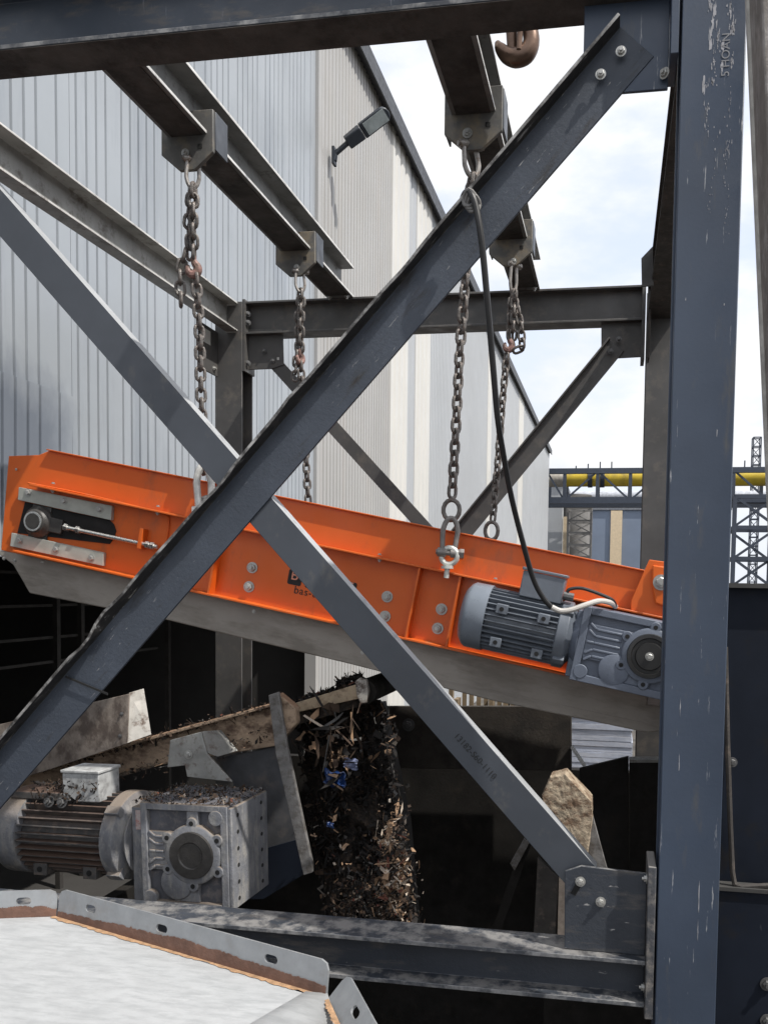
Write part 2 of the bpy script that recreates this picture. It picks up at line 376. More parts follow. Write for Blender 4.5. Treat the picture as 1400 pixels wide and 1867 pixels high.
# ---------------------------------------------------------------- warehouse
XW, ZT, ZO = -3.5, 6.98, .13
wh = empty('warehouse', (XW, 9, GROUND), 'large warehouse with ribbed pale metal cladding and an open dark bay behind the frame', 'building')
def cladding(y0, y1, z0, z1, period, x, depth=.03, name='wall_panel', m=wall_blue, mini=True):
    b = MB(); y = y0+period*.5; pr = [(y0, 0)]; k = 0
    wd = min(.024, period*.34) if mini else period*.45
    while y+period < y1:
        pr += [(y, 0), (y+wd*.22, -depth), (y+wd*.78, -depth), (y+wd, 0)]
        k += 1
        y += period*(1.75 if mini and k % 5 == 4 else 1)
    pr.append((y1, 0))
    n = len(pr); zs = [z0, z1]
    vs = [(x+d, yy, z) for z in zs for yy, d in pr]+[(x-.08, yy, z) for z in zs for yy, d in pr]
    fs = [(i, i+1, n+i+1, n+i) for i in range(n-1)]+[(2*n+i+1, 2*n+i, 3*n+i, 3*n+i+1) for i in range(n-1)]
    fs += [(i+1, i, 2*n+i, 2*n+i+1) for i in range(n-1)]+[(n+i, n+i+1, 3*n+i+1, 3*n+i) for i in range(n-1)]
    fs += [(0, n, 3*n, 2*n), (2*n-1, n-1, 3*n-1, 4*n-1)]
    b.add(vs, fs)
    return b.build(name, m, wh)
yA = pX(569, 600, XW).y
ysp, zsp = pX(118, 715, XW).y, pX(60, 712, XW).z
cladding(1.2, ysp, zsp, ZT, .105, XW+.05, .016, 'wall_panel', wall_stain)
cladding(ysp+.004, yA-.06, ZO, ZT, .105, XW+.05, .016, 'wall_panel', wall_stain)
dp_ = cladding(1.2, ysp, ZO, zsp+.03, .105, XW+.056, .016, 'dented_sheet', wall_stain)
for v_ in dp_.data.vertices:      # the lowest sheet at the near end is dented inwards
    q_ = dp_.matrix_world @ v_.co if False else v_.co
    zz = v_.co.z+GROUND; v_.co.x -= .012*max(0, min(1, (zsp-zz)/(zsp-ZO)))+.006*noise.noise(V((v_.co.y*3, zz*4, 1)))
b = MB(); b.span((XW-.05, yA-.055, GROUND), (XW+.085, yA+.05, ZT)); b.build('corner_trim', wall_warm, wh)
def yat(px, py=600): return pX(px, py, XW).y
segs = [(yA+.055, yat(712), wall_warm, .125), (yat(712), yat(743), strip_m, .3), (yat(743), yat(757), wall_far, .3), (yat(757), yat(784), strip_m, .3),
        (yat(784), yat(886, 900), wall_far, .14), (yat(886, 900), yat(893, 900), strip_m, .3), (yat(893, 900), yat(943, 900), wall_far, .3), (yat(943, 900), yat(952, 900), strip_m, .4),
        (yat(952, 900), yat(999, 950), wall_far, .5)]
for i, (a, c, m, per) in enumerate(segs):
    cladding(a, c, GROUND, ZT, per, XW+(.012 if m is strip_m else 0), .03, 'rooflight_strip' if m is strip_m else 'wall_panel', m, mini=False)
YE = segs[-1][1]
b = MB(); b.span((XW-.3, 1.0, ZT+.002), (XW+.13, YE+.1, ZT+.16)); b.span((XW+.105, 1.0, ZT-.09), (XW+.13, YE+.1, ZT+.002)); b.build('roof_trim', trim_m, wh)
b = MB(); b.span((-22, 1.0, ZT+.16), (XW+.02, YE, ZT+.25)); b.build('roof', trim_m, wh)
b = MB(); b.span((-22, YE-.2, GROUND), (XW-.09, YE, ZT)); b.build('end_wall', wall_far, wh)
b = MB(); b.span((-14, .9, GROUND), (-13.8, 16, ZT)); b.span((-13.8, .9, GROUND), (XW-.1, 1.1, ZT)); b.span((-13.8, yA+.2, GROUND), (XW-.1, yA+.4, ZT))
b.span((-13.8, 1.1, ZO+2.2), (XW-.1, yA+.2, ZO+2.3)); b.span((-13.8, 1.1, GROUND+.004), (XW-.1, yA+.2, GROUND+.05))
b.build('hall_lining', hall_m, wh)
b = MB()
for px in (95, 140, 300, 345, 460):
    p = pX(px, 1120, -5.2); b.span((p.x, p.y, GROUND+.05), (p.x+.05, p.y+.05, ZO+2))
for z in (-.25, -.55, -.78, .05): b.span((-5.22, 4.0, z), (-5.19, 8.9, z+.025))
b.build('storage_rack', hall_st, wh)
b = MB(); p = pX(524, 1218, -4.2); b.cyl((p.x, p.y, -.78), (p.x, p.y, -.2), .035, 10); b.span((p.x-.04, p.y-.04, GROUND+.05), (p.x+.0, p.y+.0, -.5)); b.build('downpipe', white_m, wh)

# wall lamp
p0 = pX(607, 283, XW+.05); fwd = p0.y
lamp = empty('wall_lamp', p0, 'dark slim street light on a short arm fixed to the cladding below the roof edge', 'lamp')
pa, pb, pc, pe = pY(612, 279, fwd), pY(645, 250, fwd), pY(662, 237, fwd), pY(712, 198, fwd)
ax = (pe-pa).normalized(); side = V((0, 1, 0)).cross(ax).normalized()
fl = V((.1, -.62, -.78)).normalized(); up = ax.cross(fl).normalized()
b = MB(); b.span(p0-V((.0, .05, .11)), p0+V((.03, .05, .09))); b.build('mounting_plate', lamp_m, lamp)
b = MB(); b.tube([p0+V((.02, 0, -.06)), pa, pb], .032, 10); b.build('arm', lamp_m, lamp)
hw = .088
def flat(b, a, c, w0, w1, t, nose=True):
    sidev = up
    nrm = ax.cross(sidev).normalized()
    pts = [a+sidev*w0, a-sidev*w0, c-sidev*w1]
    if nose: pts += [c+ax*w1*math.sin(q)-sidev*w1*math.cos(q) for q in (R(30), R(60), R(90), R(120), R(150))]
    pts += [c+sidev*w1]
    b.ext([q-nrm*t/2 for q in pts], nrm*t); return b
flat(MB(), pb-ax*.10, pc-ax*.02, .07, hw-.01, .12, False).build('driver_box', lamp_m, lamp, bevel=.015)
hd = flat(MB(), pc-ax*.015, pe-ax*.12, hw, hw, .07).build('lamp_head', lamp_m, lamp, bevel=.01)
nrm = ax.cross(up).normalized()
b = MB()
for sgn in (-1, 1):
    b.ext([pc+ax*.03+up*.072+nrm*.036*sgn, pc+ax*.03-up*.072+nrm*.036*sgn, pe-ax*.08-up*.072+nrm*.036*sgn, pe-ax*.08+up*.072+nrm*.036*sgn], nrm*.012*sgn)
b.build('lens', lens_m, lamp)

# ================================================================== GANTRY
YF, YB = 2.45, 5.40                    # front faces of the columns
xL, xR = pY(1217, 1000, YF).x, pY(1331, 1000, YF).x
CW = xR-xL
XL0, XL1 = -2.72, -2.54
ga = empty('steel_gantry', ((xL+XL0)/2, 4, GROUND), 'bolted navy steel gantry with crossed braces standing around the orange conveyor', 'gantry')
def column(x0, x1, y0, dep, m, z1=2.05):
    b = MB(); w = x1-x0; xm = (x0+x1)/2; t = .013
    pr = [(-w/2, 0), (w/2, 0), (w/2, t), (.005, t), (.005, dep-t), (w/2, dep-t), (w/2, dep), (-w/2, dep), (-w/2, dep-t), (-.005, dep-t), (-.005, t), (-w/2, t)]
    b.bar(pr, (xm, y0, GROUND), (xm, y0, z1), (1, 0, 0))
    return b.build('column', m, ga, bevel=.003)
column(xL, xR, YF, .172, navy_col, 2.3)
column(XL0, XL1, YF, .172, navy, 2.3)
cbr = column(.16, .335, YB, .172, darkgrey, 1.9)
xbl0, xbl1 = pY(392, 700, YB).x, pY(441, 700, YB).x
cbl = column(xbl0, xbl1, YB, .172, darkgrey, 1.9)
# front beams
def beam(a, c, w, h, m, up=(0, 0, 1), name='beam', label=None, mats=None, tw=.009, tf=.014):
    b = MB(); d = (V(c)-V(a)).normalized(); sidev = d.cross(V(up))
    b.bar(Hprof(w, h, tw, tf), a, c, sidev)
    for i in (1, 5, 7, 11): b.mi[2+i] = 1
    edge = {id(monorail): worn_edge, id(brownbeam): rustunder, id(darkgrey): darkgrey}.get(id(m), edge_navy)
    m = [m, edge]
    o = b.build(name, m, ga, bevel=.002, label=label); return o
ZB = 1.685
fy = 2.53
beam((XL1, fy, ZB+.1), (xL-.03, fy, ZB+.1), .14, .2, navy, name='beam')
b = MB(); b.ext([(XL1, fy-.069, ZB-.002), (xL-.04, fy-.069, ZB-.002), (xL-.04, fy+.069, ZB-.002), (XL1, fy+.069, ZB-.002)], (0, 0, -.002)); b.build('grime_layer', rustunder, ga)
zt = pY(1000, 1738, fy-.07).z
zb = pY(1000, 1822, fy-.07).z
bb = beam((XL1, fy, (zt+zb)/2), (xL-.03, fy, (zt+zb)/2), .14, zt-zb, navy_mud, name='beam', label='mud splashed lower front beam')
# end plates
def plate(pts, vec, m, name='gusset_plate', bev=.002): return MB().ext(pts, vec).build(name, m, ga, bevel=bev)
ep1 = MB(); ep1.span((xL-.03, fy-.085, ZB-.20), (xL-.008, fy+.075, ZB+.22)); ep1 = ep1.build('end_plate', navy_col, ga, bevel=.002)
ep2 = MB(); ep2.span((xL-.03, fy-.08, zb-.03), (xL-.006, fy+.075, pY(1190, 1580, fy-.07).z)); ep2 = ep2.build('end_plate', dusty, ga, bevel=.003)
# gussets front
G0, G1 = 2.516, 2.528
z0 = pY(1100, 178, G0).z
gt = plate([(pY(1062, 170, G0).x, G0, z0+.012), (xL-.031, G0, z0+.012), (xL-.031, G0, ZB+.2), (pY(1062, 170, G0).x, G0, ZB+.2)], (0, .012, 0), navy_col)
zg = pY(1100, 1578, G0).z
gb = plate([(pY(1030, 1700, G0).x, G0-.022, zt+.001), (xL-.031, G0-.022, zt+.001), (xL-.031, G0-.022, zg-.01), (pY(1060, 1578, G0).x, G0-.022, zg), (pY(1030, 1600, G0).x, G0-.022, zg-.02)], (0, .012, 0), navy_mud)
for (x, y) in ((1132, 93), (1095, 135)): bolt(gt, pY(x, y, 2.494)+V((0, 0, 0)), (0, -1, 0), .0105)
bolt(gt, pY(1212, 133, 2.50), (-.6, -.8, 0), .011)
for (x, y) in ((1058, 1608), (1095, 1645)): bolt(gb, pY(x, y, G0-.024), (0, -1, 0), .0105)
for z in (pY(1180, 1600, 2.5).z, zb+.05): bolt(ep2, (xL-.031, 2.485, z), (-1, 0, 0), .010)
# slot shadow on the bottom gusset
b = MB(); c0, c1 = pY(1062, 1600, G0-.0235), pY(1044, 1632, G0-.0235); dd = (c1-c0).normalized(); pn = V((dd.z, 0, -dd.x))*.0085
b.ext([c0+pn, c0-pn, c1-pn, c1+pn], (0, .002, 0)); b.build('slot', hole_m, gb)

# diagonal braces
def angle_brace(a0, a1, b0, b1, Y, leg, toward, m, th=.010, name='diagonal_brace', seg=1, dent=None, label=None, legm=None, edgem=None):
    # a0-a1: fold edge (pixels), b0-b1: other edge (pixels); flat face on plane Y, the other leg folded along the fold edge
    A0, A1 = pY(*a0, Y), pY(*a1, Y); B0, B1 = pY(*b0, Y), pY(*b1, Y)
    d = (A1-A0).normalized(); wv = B0-A0; wv -= d*wv.dot(d); wd = wv.length; wn = wv.normalized()
    sg = -1 if toward else 1
    b = MB()
    prof = [(0, 0), (0, sg*leg), (th, sg*leg), (th, sg*th if False else 0), (wd, 0), (wd, -sg*th), (0, -sg*th)]
    # v axis = d x wn; make it +Y
    vv = d.cross(wn)
    s2 = 1 if vv.y > 0 else -1
    prof = [(p[0], p[1]*s2) for p in prof]
    def fn(t, p):
        q = p
        if dent:
            for (tc_, wdt, du, dv) in dent:
                k = math.exp(-((t-tc_)/wdt)**2)
                lv = abs(p[1])/leg if p[0] <= th*1.01 and p[1]*sg*s2 > 0 else 0
                q = (q[0]+du*k*lv, q[1]+dv*k*lv*s2)
        return q
    b.bar(prof, A0, A1, wn, seg, fn)
    npf = len(prof); rev = sum(prof[i][0]*prof[(i+1) % npf][1]-prof[(i+1) % npf][0]*prof[i][1] for i in range(npf)) < 0
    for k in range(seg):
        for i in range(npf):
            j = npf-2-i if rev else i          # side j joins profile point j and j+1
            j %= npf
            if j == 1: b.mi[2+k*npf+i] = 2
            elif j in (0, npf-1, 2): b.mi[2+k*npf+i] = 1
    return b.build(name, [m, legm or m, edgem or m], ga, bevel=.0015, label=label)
angle_brace((-80, 1455), (1126, 44), (-40, 1520), (1166, 98), 2.513, .052, True, navy_dirty, seg=70,
            dent=[(.27, .018, -.020, .02), (.235, .012, .012, .0), (.33, .03, -.010, .01), (.45, .02, .008, 0), (.56, .015, -.006, 0), (.72, .02, .005, 0)],
            label='scraped and dented brace running up to the right', legm=leg_scuff, edgem=edge_brace)
angle_brace((-130, 193), (1088, 1582), (-205, 193), (1022, 1600), 2.531, .045, False, navy_clean, label='cleaner brace running down to the right', legm=leg_sunlit, edgem=leg_sunlit)
b = MB(); q0, q1 = pY(119, 1236, 2.5005), pY(196, 1268, 2.5005); b.ext([q0, q1, q1+V((0, 0, .007)), q0+V((0, 0, .007))], (0, .003, 0)); b.build('splice_joint', hole_m, ga)
# back frame
byc = YB+.085
zb0, zb1 = pY(800, 596, YB+.015).z, pY(800, 534, YB+.015).z
ZBK = (zb0+zb1)/2
beam((xbl1+.005, byc, ZBK), (.15, byc, ZBK), .14, zb1-zb0, darkgrey)
def pg(pts, Y): return [pY(x, y, Y) for x, y in pts]
gl = plate(pg([(446, 600), (515, 600), (517, 665), (495, 672), (446, 674)], YB+.06), (0, .012, 0), darkgrey)
gr = plate(pg([(1096, 582), (1174, 578), (1174, 650), (1120, 653), (1096, 640)], YB+.06), (0, .012, 0), darkgrey)
for (x, y) in ((482, 640), (497, 658)): bolt(gl, pY(x, y, YB+.055), (0, -1, 0), .012, BOLTD)
for (x, y) in ((1128, 618), (1113, 640)): bolt(gr, pY(x, y, YB+.03), (0, -1, 0), .012, BOLTD)
b = MB(); b.ext(pg([(505, 651), (509, 651), (509, 656), (505, 656)], YB+.058), (0, .001, 0)); b.build('bolt_hole', strip_m, gl)
e3 = MB(); e3.span((xbl1+.002, YB+.0, pY(440, 676, YB).z), (xbl1+.02, YB+.16, zb1+.01)); e3 = e3.build('end_plate', darkgrey, ga)
for y in (572, 588, 662): bolt(e3, pY(452, y, YB+.03), (.5, -.8, 0), .013, BOLTD)
e4 = MB(); e4.span((.128, YB, pY(1170, 655, YB).z), (.15, YB+.16, zb1+.01)); e4 = e4.build('end_plate', darkgrey, ga)
angle_brace((495, 672), (860, 1075), (512, 655), (877, 1058), YB+.078, .06, False, darkgrey, legm=leg_sunlit, edgem=leg_sunlit)
angle_brace((790, 1010), (1110, 618), (800, 1050), (1136, 640), YB+.05, .05, True, darkgrey)
# left side channel along Y
xc = -2.60
yc0, yc1 = YF+.17, YB-.004
ztop, zbot = 1.893, 1.70
b = MB(); hgt = ztop-zbot
b.bar([(0, 0), (.085, 0), (.085, .011), (.008, .011), (.008, hgt-.011), (.085, hgt-.011), (.085, hgt), (0, hgt)], (xc-.04, yc1, zbot), (xc-.04, yc0, zbot), (1, 0, 0))
for i in range(len(b.f)):
    P_ = [b.v[k] for k in b.f[i]]
    if len(P_) == 4 and all(abs(p.x-(xc+.045)) < 1e-4 for p in P_): b.mi[i] = 1
b.build('side_channel', [channel_m, worn_edge], ga, bevel=.002)
# left rear side gusset with paper label
gs = plate([(xbl0+.01, YB-.26, zbot-.002), (xbl0+.01, YB-.003, zbot-.002), (xbl0+.01, YB-.003, zbot-.30), (xbl0+.01, YB-.20, zbot-.30), (xbl0+.01, YB-.26, zbot-.25)], (.012, 0, 0), darkgrey)
b = MB(); b.span((xbl0+.0225, YB-.24, zbot-.12), (xbl0+.0245, YB-.11, zbot-.03)); b.build('paper_label', paper, gs)
bolt(gs, (xbl0+.023, YB-.06, zbot-.26), (1, 0, 0), .013)
# right side beam along Y
beam(((.16+.335)/2, YF+.172, ZB+.1), ((.16+.335)/2, YB, ZB+.1), .172, .2, brownbeam)
plate(pg([(1169, 470), (1190, 448), (1192, 520), (1170, 522)], 4.72), (0, .012, 0), darkgrey)
plate([(.165, YB-.20, ZB-.002), (.165, YB-.003, ZB-.002), (.165, YB-.003, ZB-.27), (.165, YB-.12, ZB-.27)], (.012, 0, 0), brownbeam)
# monorails
ZM = 1.90
def mono(xc_, y1):
    o = beam((xc_, 1.6, ZM+.1), (xc_, y1, ZM+.1), .18, .2, monorail, name='lifting_beam')
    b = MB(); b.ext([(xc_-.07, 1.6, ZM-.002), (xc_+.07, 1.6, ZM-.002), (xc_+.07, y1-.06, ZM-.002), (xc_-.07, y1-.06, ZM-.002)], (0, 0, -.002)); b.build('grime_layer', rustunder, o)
    for y in (y1-.05,):
        for s in (-.06, .06): bolt(o, (xc_+s, y, ZM-.006), (0, 0, -1), .013)
    return o
m2, m3 = mono(-1.84, 5.42), mono(-.605, 5.42)
def hanger(mono_o, xc_, Y):
    w = .118
    pts = [(xc_-w, Y, ZM+.10), (xc_-w, Y, ZM-.075), (xc_-.035, Y, ZM-.145), (xc_+.035, Y, ZM-.145), (xc_+w, Y, ZM-.075), (xc_+w, Y, ZM+.10)]
    o = MB().ext(pts, (0, .02, 0)).build('hanger_plate', hanger_m, mono_o, bevel=.003)
    b = MB(); b.span((xc_+.05, Y-.002, ZM-.06), (xc_+.07, Y-.0005, ZM-.04)); b.build('bolt_hole', hole_m, o)
    for s in (-1, 1):
        b = MB(); b.span((xc_+s*w-.004, Y+.0195, ZM-.06), (xc_+s*w+.004, Y+.13, ZM+.098)); b.build('side_cheek', navy_clean, o, bevel=.002)
    return o
YH1, YH2 = 3.40, 4.62
for mo, xc_ in ((m2, -1.84), (m3, -.605)):
    for Y in (YH1, YH2): hanger(mo, xc_, Y)
# stencilled number on the clean brace
tp0, tp1 = pY(829, 1335, 2.5195), pY(918, 1432, 2.5195)
tdir = (tp1-tp0).normalized(); tn = V((0, -1, 0)); Mt = frame(pY(824, 1345, 2.5192), tn, tdir)
text(ga, '13182-S60-1110', Mt, .0275, ink_soft, name='stencil_number', ext=.0004)
# scraped paint marks on the front column
random.seed(31)
b = MB()
def flake(px, py, w, h, Y=YF-.0006):
    p = pY(px, py, Y); n = 13; pts = []
    for i in range(n):
        q = 2*math.pi*i/n; k = random.uniform(.35, 1.2)
        pts.append(p+V((w/2*math.cos(q)*k, 0, h/2*math.sin(q)*k)))
    b.ext(pts, (0, .0008, 0))
for c_ in range(26):
    t = (c_/26)**1.3; yc_ = t*430; xc0 = random.choice((1296, 1304, 1313, 1331, 1336))-t*12
    for i in range(random.randint(4, 11)):
        flake(xc0+random.gauss(0, 2.6), yc_+random.gauss(0, 11), random.uniform(.0008, .0038)*(1.3-t), random.uniform(.003, .026)*(1.25-t))
for (x, y) in ((1283, 150), (1283, 160), (1296, 60), (1299, 40), (1295, 80), (1303, 20), (1318, 80), (1316, 120)): flake(x, y, .009, .04)
for (x, y, h) in ((1274, 1640, .10), (1272, 1700, .07), (1240, 1290, .05), (1238, 1390, .05), (1307, 790, .03), (1250, 545, .01), (1320, 555, .012)): flake(x, y, .003, h)
tag(b.build('scraped_paint', mat('bare scraped paint', (.36, .36, .38), .7, var=.2, vs=40), ga), kind='stuff')
Mt = frame(pY(1338, 133, YF-.001), (0, -1, 0), (0, 0, -1))
text(ga, '5 HOAN', frame(pY(1333, 138, YF-.0008), (0, -1, 0), (0, 0, 1)), .031, mat('faded chalk', (.26, .265, .28), .8), name='chalk_writing', ext=.0004)

# ================================================================== ORANGE CONVEYOR (magnetic separator)
YC = 3.40                                   # near plane of its flanges
a, c = pY(40, 1010, YC), pY(1040, 1235, YC)
ang = math.atan2(c.z-a.z, c.x-a.x)
MC = Matrix.Translation(a) @ Matrix.Rotation(-ang, 4, 'Y')
cv = empty('orange_conveyor', MC, 'new orange conveyor with grey belt hanging tilted from four chains inside the gantry', 'conveyor')
MCi = MC.inverted()
def loc(px, py, Y):
    """pixel on world plane Y -> (s, y, t) in the conveyor's frame"""
    return MCi @ pY(px, py, Y)
sL = loc(5, 990, YC).x
sR = 2.95
tl = loc(330, 940, YC).z                     # ledge height
tt = loc(500, 905, YC+.06).z                 # top edge
DP = 1.22
yw = .075                                     # web sits back from the flange edge
t0 = 0.0
# side panel (upper band + web)
b = MB()
s1, s2 = loc(85, 825, YC+.05).x, loc(66, 836, YC+.05).x
e0, e1 = loc(1, 1003, YC+.06), loc(15, 831, YC+.06)
b.ext([(e0.x, yw-.012, e0.z), (sR, yw-.012, .0), (sR, yw-.012, tt), (s1, yw-.012, tt), (s2, yw-.012, tt-.028), (e1.x, yw-.012, e1.z)], (0, .012, 0))
sp = b.build('side_panel', orange, cv, local=True, bevel=.002)
b = MB(); b.ext([(sL, DP-.06, .0), (sR, DP-.06, .0), (sR, DP-.06, tt), (s1, DP-.06, tt), (sL, DP-.06, tt-.03)], (0, .012, 0)); b.build('side_panel', orange, cv, local=True, bevel=.002)
b = MB(); b.box(((sL+sR)/2+.1, (yw+DP-.06)/2, tt-.06), (sR-sL-.4, DP-.16, .01)); b.build('magnet_cover', black_pl, cv, local=True)
b = MB(); b.span((s1, yw-.03, tt), (sR, yw+.02, tt+.006)); b.build('top_edge_strip', orange, cv, local=True, bevel=.0015)
# flanges
sP = loc(300, 940, YC).x
b = MB(); b.span((loc(52, 888, YC).x, .0, tl-.008), (sR, yw-.0125, tl)); lf = b.build('upper_flange', orange, cv, local=True, bevel=.0015)
b = MB(); b.span((loc(22, 1006, YC).x, .0, 0), (sR, yw-.0125, .009)); lb = b.build('lower_flange', orange, cv, local=True, bevel=.0015)
# stiffeners
for px in (338, 401, 762, 836):
    py = 960+(px-338)*.225; s = loc(px, py, YC+.02).x
    b = MB(); b.ext([(s-.004, yw-.0125, .0095), (s-.004, .006, .0095), (s-.004, .006, tl-.0085), (s-.004, yw-.0125, tl-.0085)], (.008, 0, 0)); b.build('stiffener', orange, cv, local=True)
# take-up window: dark slot
b = MB(); k = loc(55, 950, YC).x
yy = yw-.0128
def L2(px, py, y=None):
    q = loc(px, py, YC+(yw-.014)); return (q.x, yy if y is None else y, q.z)
b.ext([L2(46, 915), L2(128, 933), L2(200, 948), L2(208, 956), L2(212, 968), L2(208, 982), L2(200, 992), L2(32, 972)], (0, -.003, 0)); b.build('take_up_slot', hole_m, cv, local=True)
def bar4(pts, name, m, parent, thick, y0=None, bev=.0015):
    bb_ = MB(); bb_.ext([L2(*p, yy if y0 is None else y0) for p in pts], (0, -thick, 0)); return bb_.build(name, m, parent, local=True, bevel=bev)
gu = bar4([(40, 889), (209, 923), (207, 949), (38, 912)], 'guide_bar', zinc, cv, .022)
gd = bar4([(27, 972), (194, 1008), (192, 1032), (24, 996)], 'guide_bar', zinc, cv, .022)
for (x, y) in ((57, 899), (122, 914), (187, 929)): bolt(gu, L2(x, y, yy-.0225), (0, -1, 0), .0115, BOLTF, local=True)
for (x, y) in ((42, 986), (108, 1002), (172, 1018)): bolt(gd, L2(x, y, yy-.0225), (0, -1, 0), .0115, BOLTF, local=True)
bc = V(L2(74, 952)); 
b = MB(); b.lathe([(0, .072), (.02, .072), (.035, .06), (.05, .05)], bc, (0, -1, 0), 30)
b.span(bc+V((0, -.026, -.033)), bc+V((.125, -.002, .033)))
b.span(bc+V((-.045, -.012, -.076)), bc+V((.05, -.002, .076)))
be = b.build('take_up_bearing', black_iron, cv, local=True, bevel=.003)
b = MB(); b.lathe([(.050, .044), (.056, .044), (.056, .036), (.05, .036)], bc, (0, -1, 0), 30, cap=False); b.build('bearing_ring', steel, be, local=True)
b = MB(); b.lathe([(.045, .034), (.058, .034), (.058, .012)], bc, (0, -1, 0), 26); b.build('shaft_end', black_iron, be, local=True)
ra, rb = V(L2(125, 962, yy-.03)), V(L2(293, 998, yy-.03))
b = MB(); b.cyl(ra, rb, .0095, 12)
rd = (rb-ra).normalized()
for t_ in (.0, .13, .88, .93): q = ra.lerp(rb, t_); b.lathe([(0, .0165), (.018, .0165)], q, rd, 6)
b.build('tension_rod', steel, cv, local=True)
b = MB(); q = V(L2(265, 983, yy)); b.span(q+V((-.008, -.045, -.045)), q+V((.008, 0, .045))); b.span(q+V((-.028, -.02, -.045)), q+V((-.012, 0, .03))); b.build('rod_bracket', orange, cv, local=True, bevel=.001)
# thin cover frame around take-up
b = MB(); pth = [L2(53, 881, yy-.008), L2(150, 900, yy-.008), L2(292, 934, yy-.008), L2(305, 941, yy-.008), L2(309, 953, yy-.008), L2(300, 1020, yy-.008)]
b.tube(smooth_path(pth, 5), .004, 6); b.build('cover_edge', orange, cv, local=True)
for (x, y) in ((97, 878), (288, 920), (700-8, 1008), (903, 1052), (78, 1022)): bolt(lf, loc(x, y+4, YC+.03), (0, 0, 1), .007, BOLTF, local=True)
for (x, y) in ((97, 891), (288, 933), (692, 1022)): bolt(lf, (loc(x, y, YC+.03).x, .03, tl-.0085), (0, 0, -1), .008, local=True)
bolt(sp, loc(31, 856, YC+.06)+V((0, -.005, 0)), (0, -1, 0), .004, BOLTF, local=True)
for (x, y) in ((460, 1035), (454, 1070), (706, 1088), (702, 1124), (805, 1111), (798, 1146)): bolt(cv, L2(x, y, yy), (0, -1, 0), .017, local=True)
# right-hand lug
b = MB(); q = [loc(1150, 1140, YC), loc(1150, 1095, YC), loc(1184, 1020, YC), loc(1235, 1027, YC), loc(1300, 1170, YC)]
b.ext([(p.x, .02, p.z) for p in q], (0, .014, 0)); lug = b.build('lifting_lug', orange, cv, local=True, bevel=.003)
b = MB(); q = [(1194, 1100), (1188, 1060), (1190, 1030), (1240, 1037), (1250, 1110), (1210, 1106)]
b.ext([(loc(x, y, YC).x, .005, loc(x, y, YC).z) for x, y in q], (0, .014, 0)); b.build('lug_pad', orange, lug, local=True, bevel=.006)
bolt(lug, (loc(1205, 1062, YC).x, .004, loc(1205, 1062, YC).z), (0, -1, 0), .022, local=True)
# logo
Mlogo = lambda px, py, off: frame(V(L2(px, py, yy-off)), (0, -1, 0), (1, 0, 0))
b = MB()
def rrect(x0, z0, x1, z1, r, o):
    P = []
    for (cx_, cz_, q0) in ((x1-r, z1-r, 0), (x0+r, z1-r, 90), (x0+r, z0+r, 180), (x1-r, z0+r, 270)):
        for k in range(4): q = R(q0+30*k); P.append(o+V((cx_+r*math.cos(q), 0, cz_+r*math.sin(q))))
    return P
lo0 = V(L2(523, 1064, yy-.0002))
lg = MB()
for i in range(4): lg.ext(rrect(i*.083, 0, i*.083+.063, .066, .008, lo0), (0, -.0008, 0))
lgo = lg.build('logo_tiles', ink, cv, local=True)
for i, ch in enumerate('BLBT'): 
    text(lgo, ch, frame(lo0+V((.011+i*.083, -.0011, .010)), (0, -1, 0), (1, 0, 0)), .062, mat('pale orange lettering', (.70, .30, .20), .6), ext=.0003, local=True)
text(cv, 'bas-tr b t', frame(V(L2(534, 1085, yy-.0006)), (0, -1, 0), (1, 0, 0)), .047, ink, name='company_lettering', ext=.0004, local=True, sx=1.08)
# belt: a sagging skirt-like loop under the frame
b = MB()
q = [loc(-14, 1003, YC+.06), loc(22, 1030, YC+.06), loc(52, 1082, YC+.06), loc(300, 1130, YC+.06), loc(640, 1212, YC+.06), loc(900, 1279, YC+.06), loc(1180, 1337, YC+.06), loc(1222, 1332, YC+.06), loc(1240, 1290, YC+.06)]
pts = [(p.x, yw-.010, p.z) for p in q]
pts += [(sR-.1, yw-.010, -.05), (sR-.1, yw-.010, -.001), (sL+.05, yw-.010, -.001)]
b.ext(pts, (0, DP-.13, 0)); bl = b.build('belt', belt_m, cv, local=True, bevel=.006)
b = MB(); q0, q1 = loc(700, 1216, YC+.06), loc(1190, 1322, YC+.06)
b.ext([(q0.x, yw-.0106, q0.z), (q1.x, yw-.0106, q1.z), (q1.x, yw-.0106, q1.z-.007), (q0.x, yw-.0106, q0.z-.007)], (0, -.003, 0)); b.build('belt_seam', belt_m, bl, local=True)
for (x, y) in ((6, 1018), (26, 1022), (462, 1115), (660, 1190)): bolt(bl, (loc(x, y, YC+.06).x, yw-.0105, loc(x, y, YC+.06).z), (0, -1, 0), .006, BOLTF, local=True)

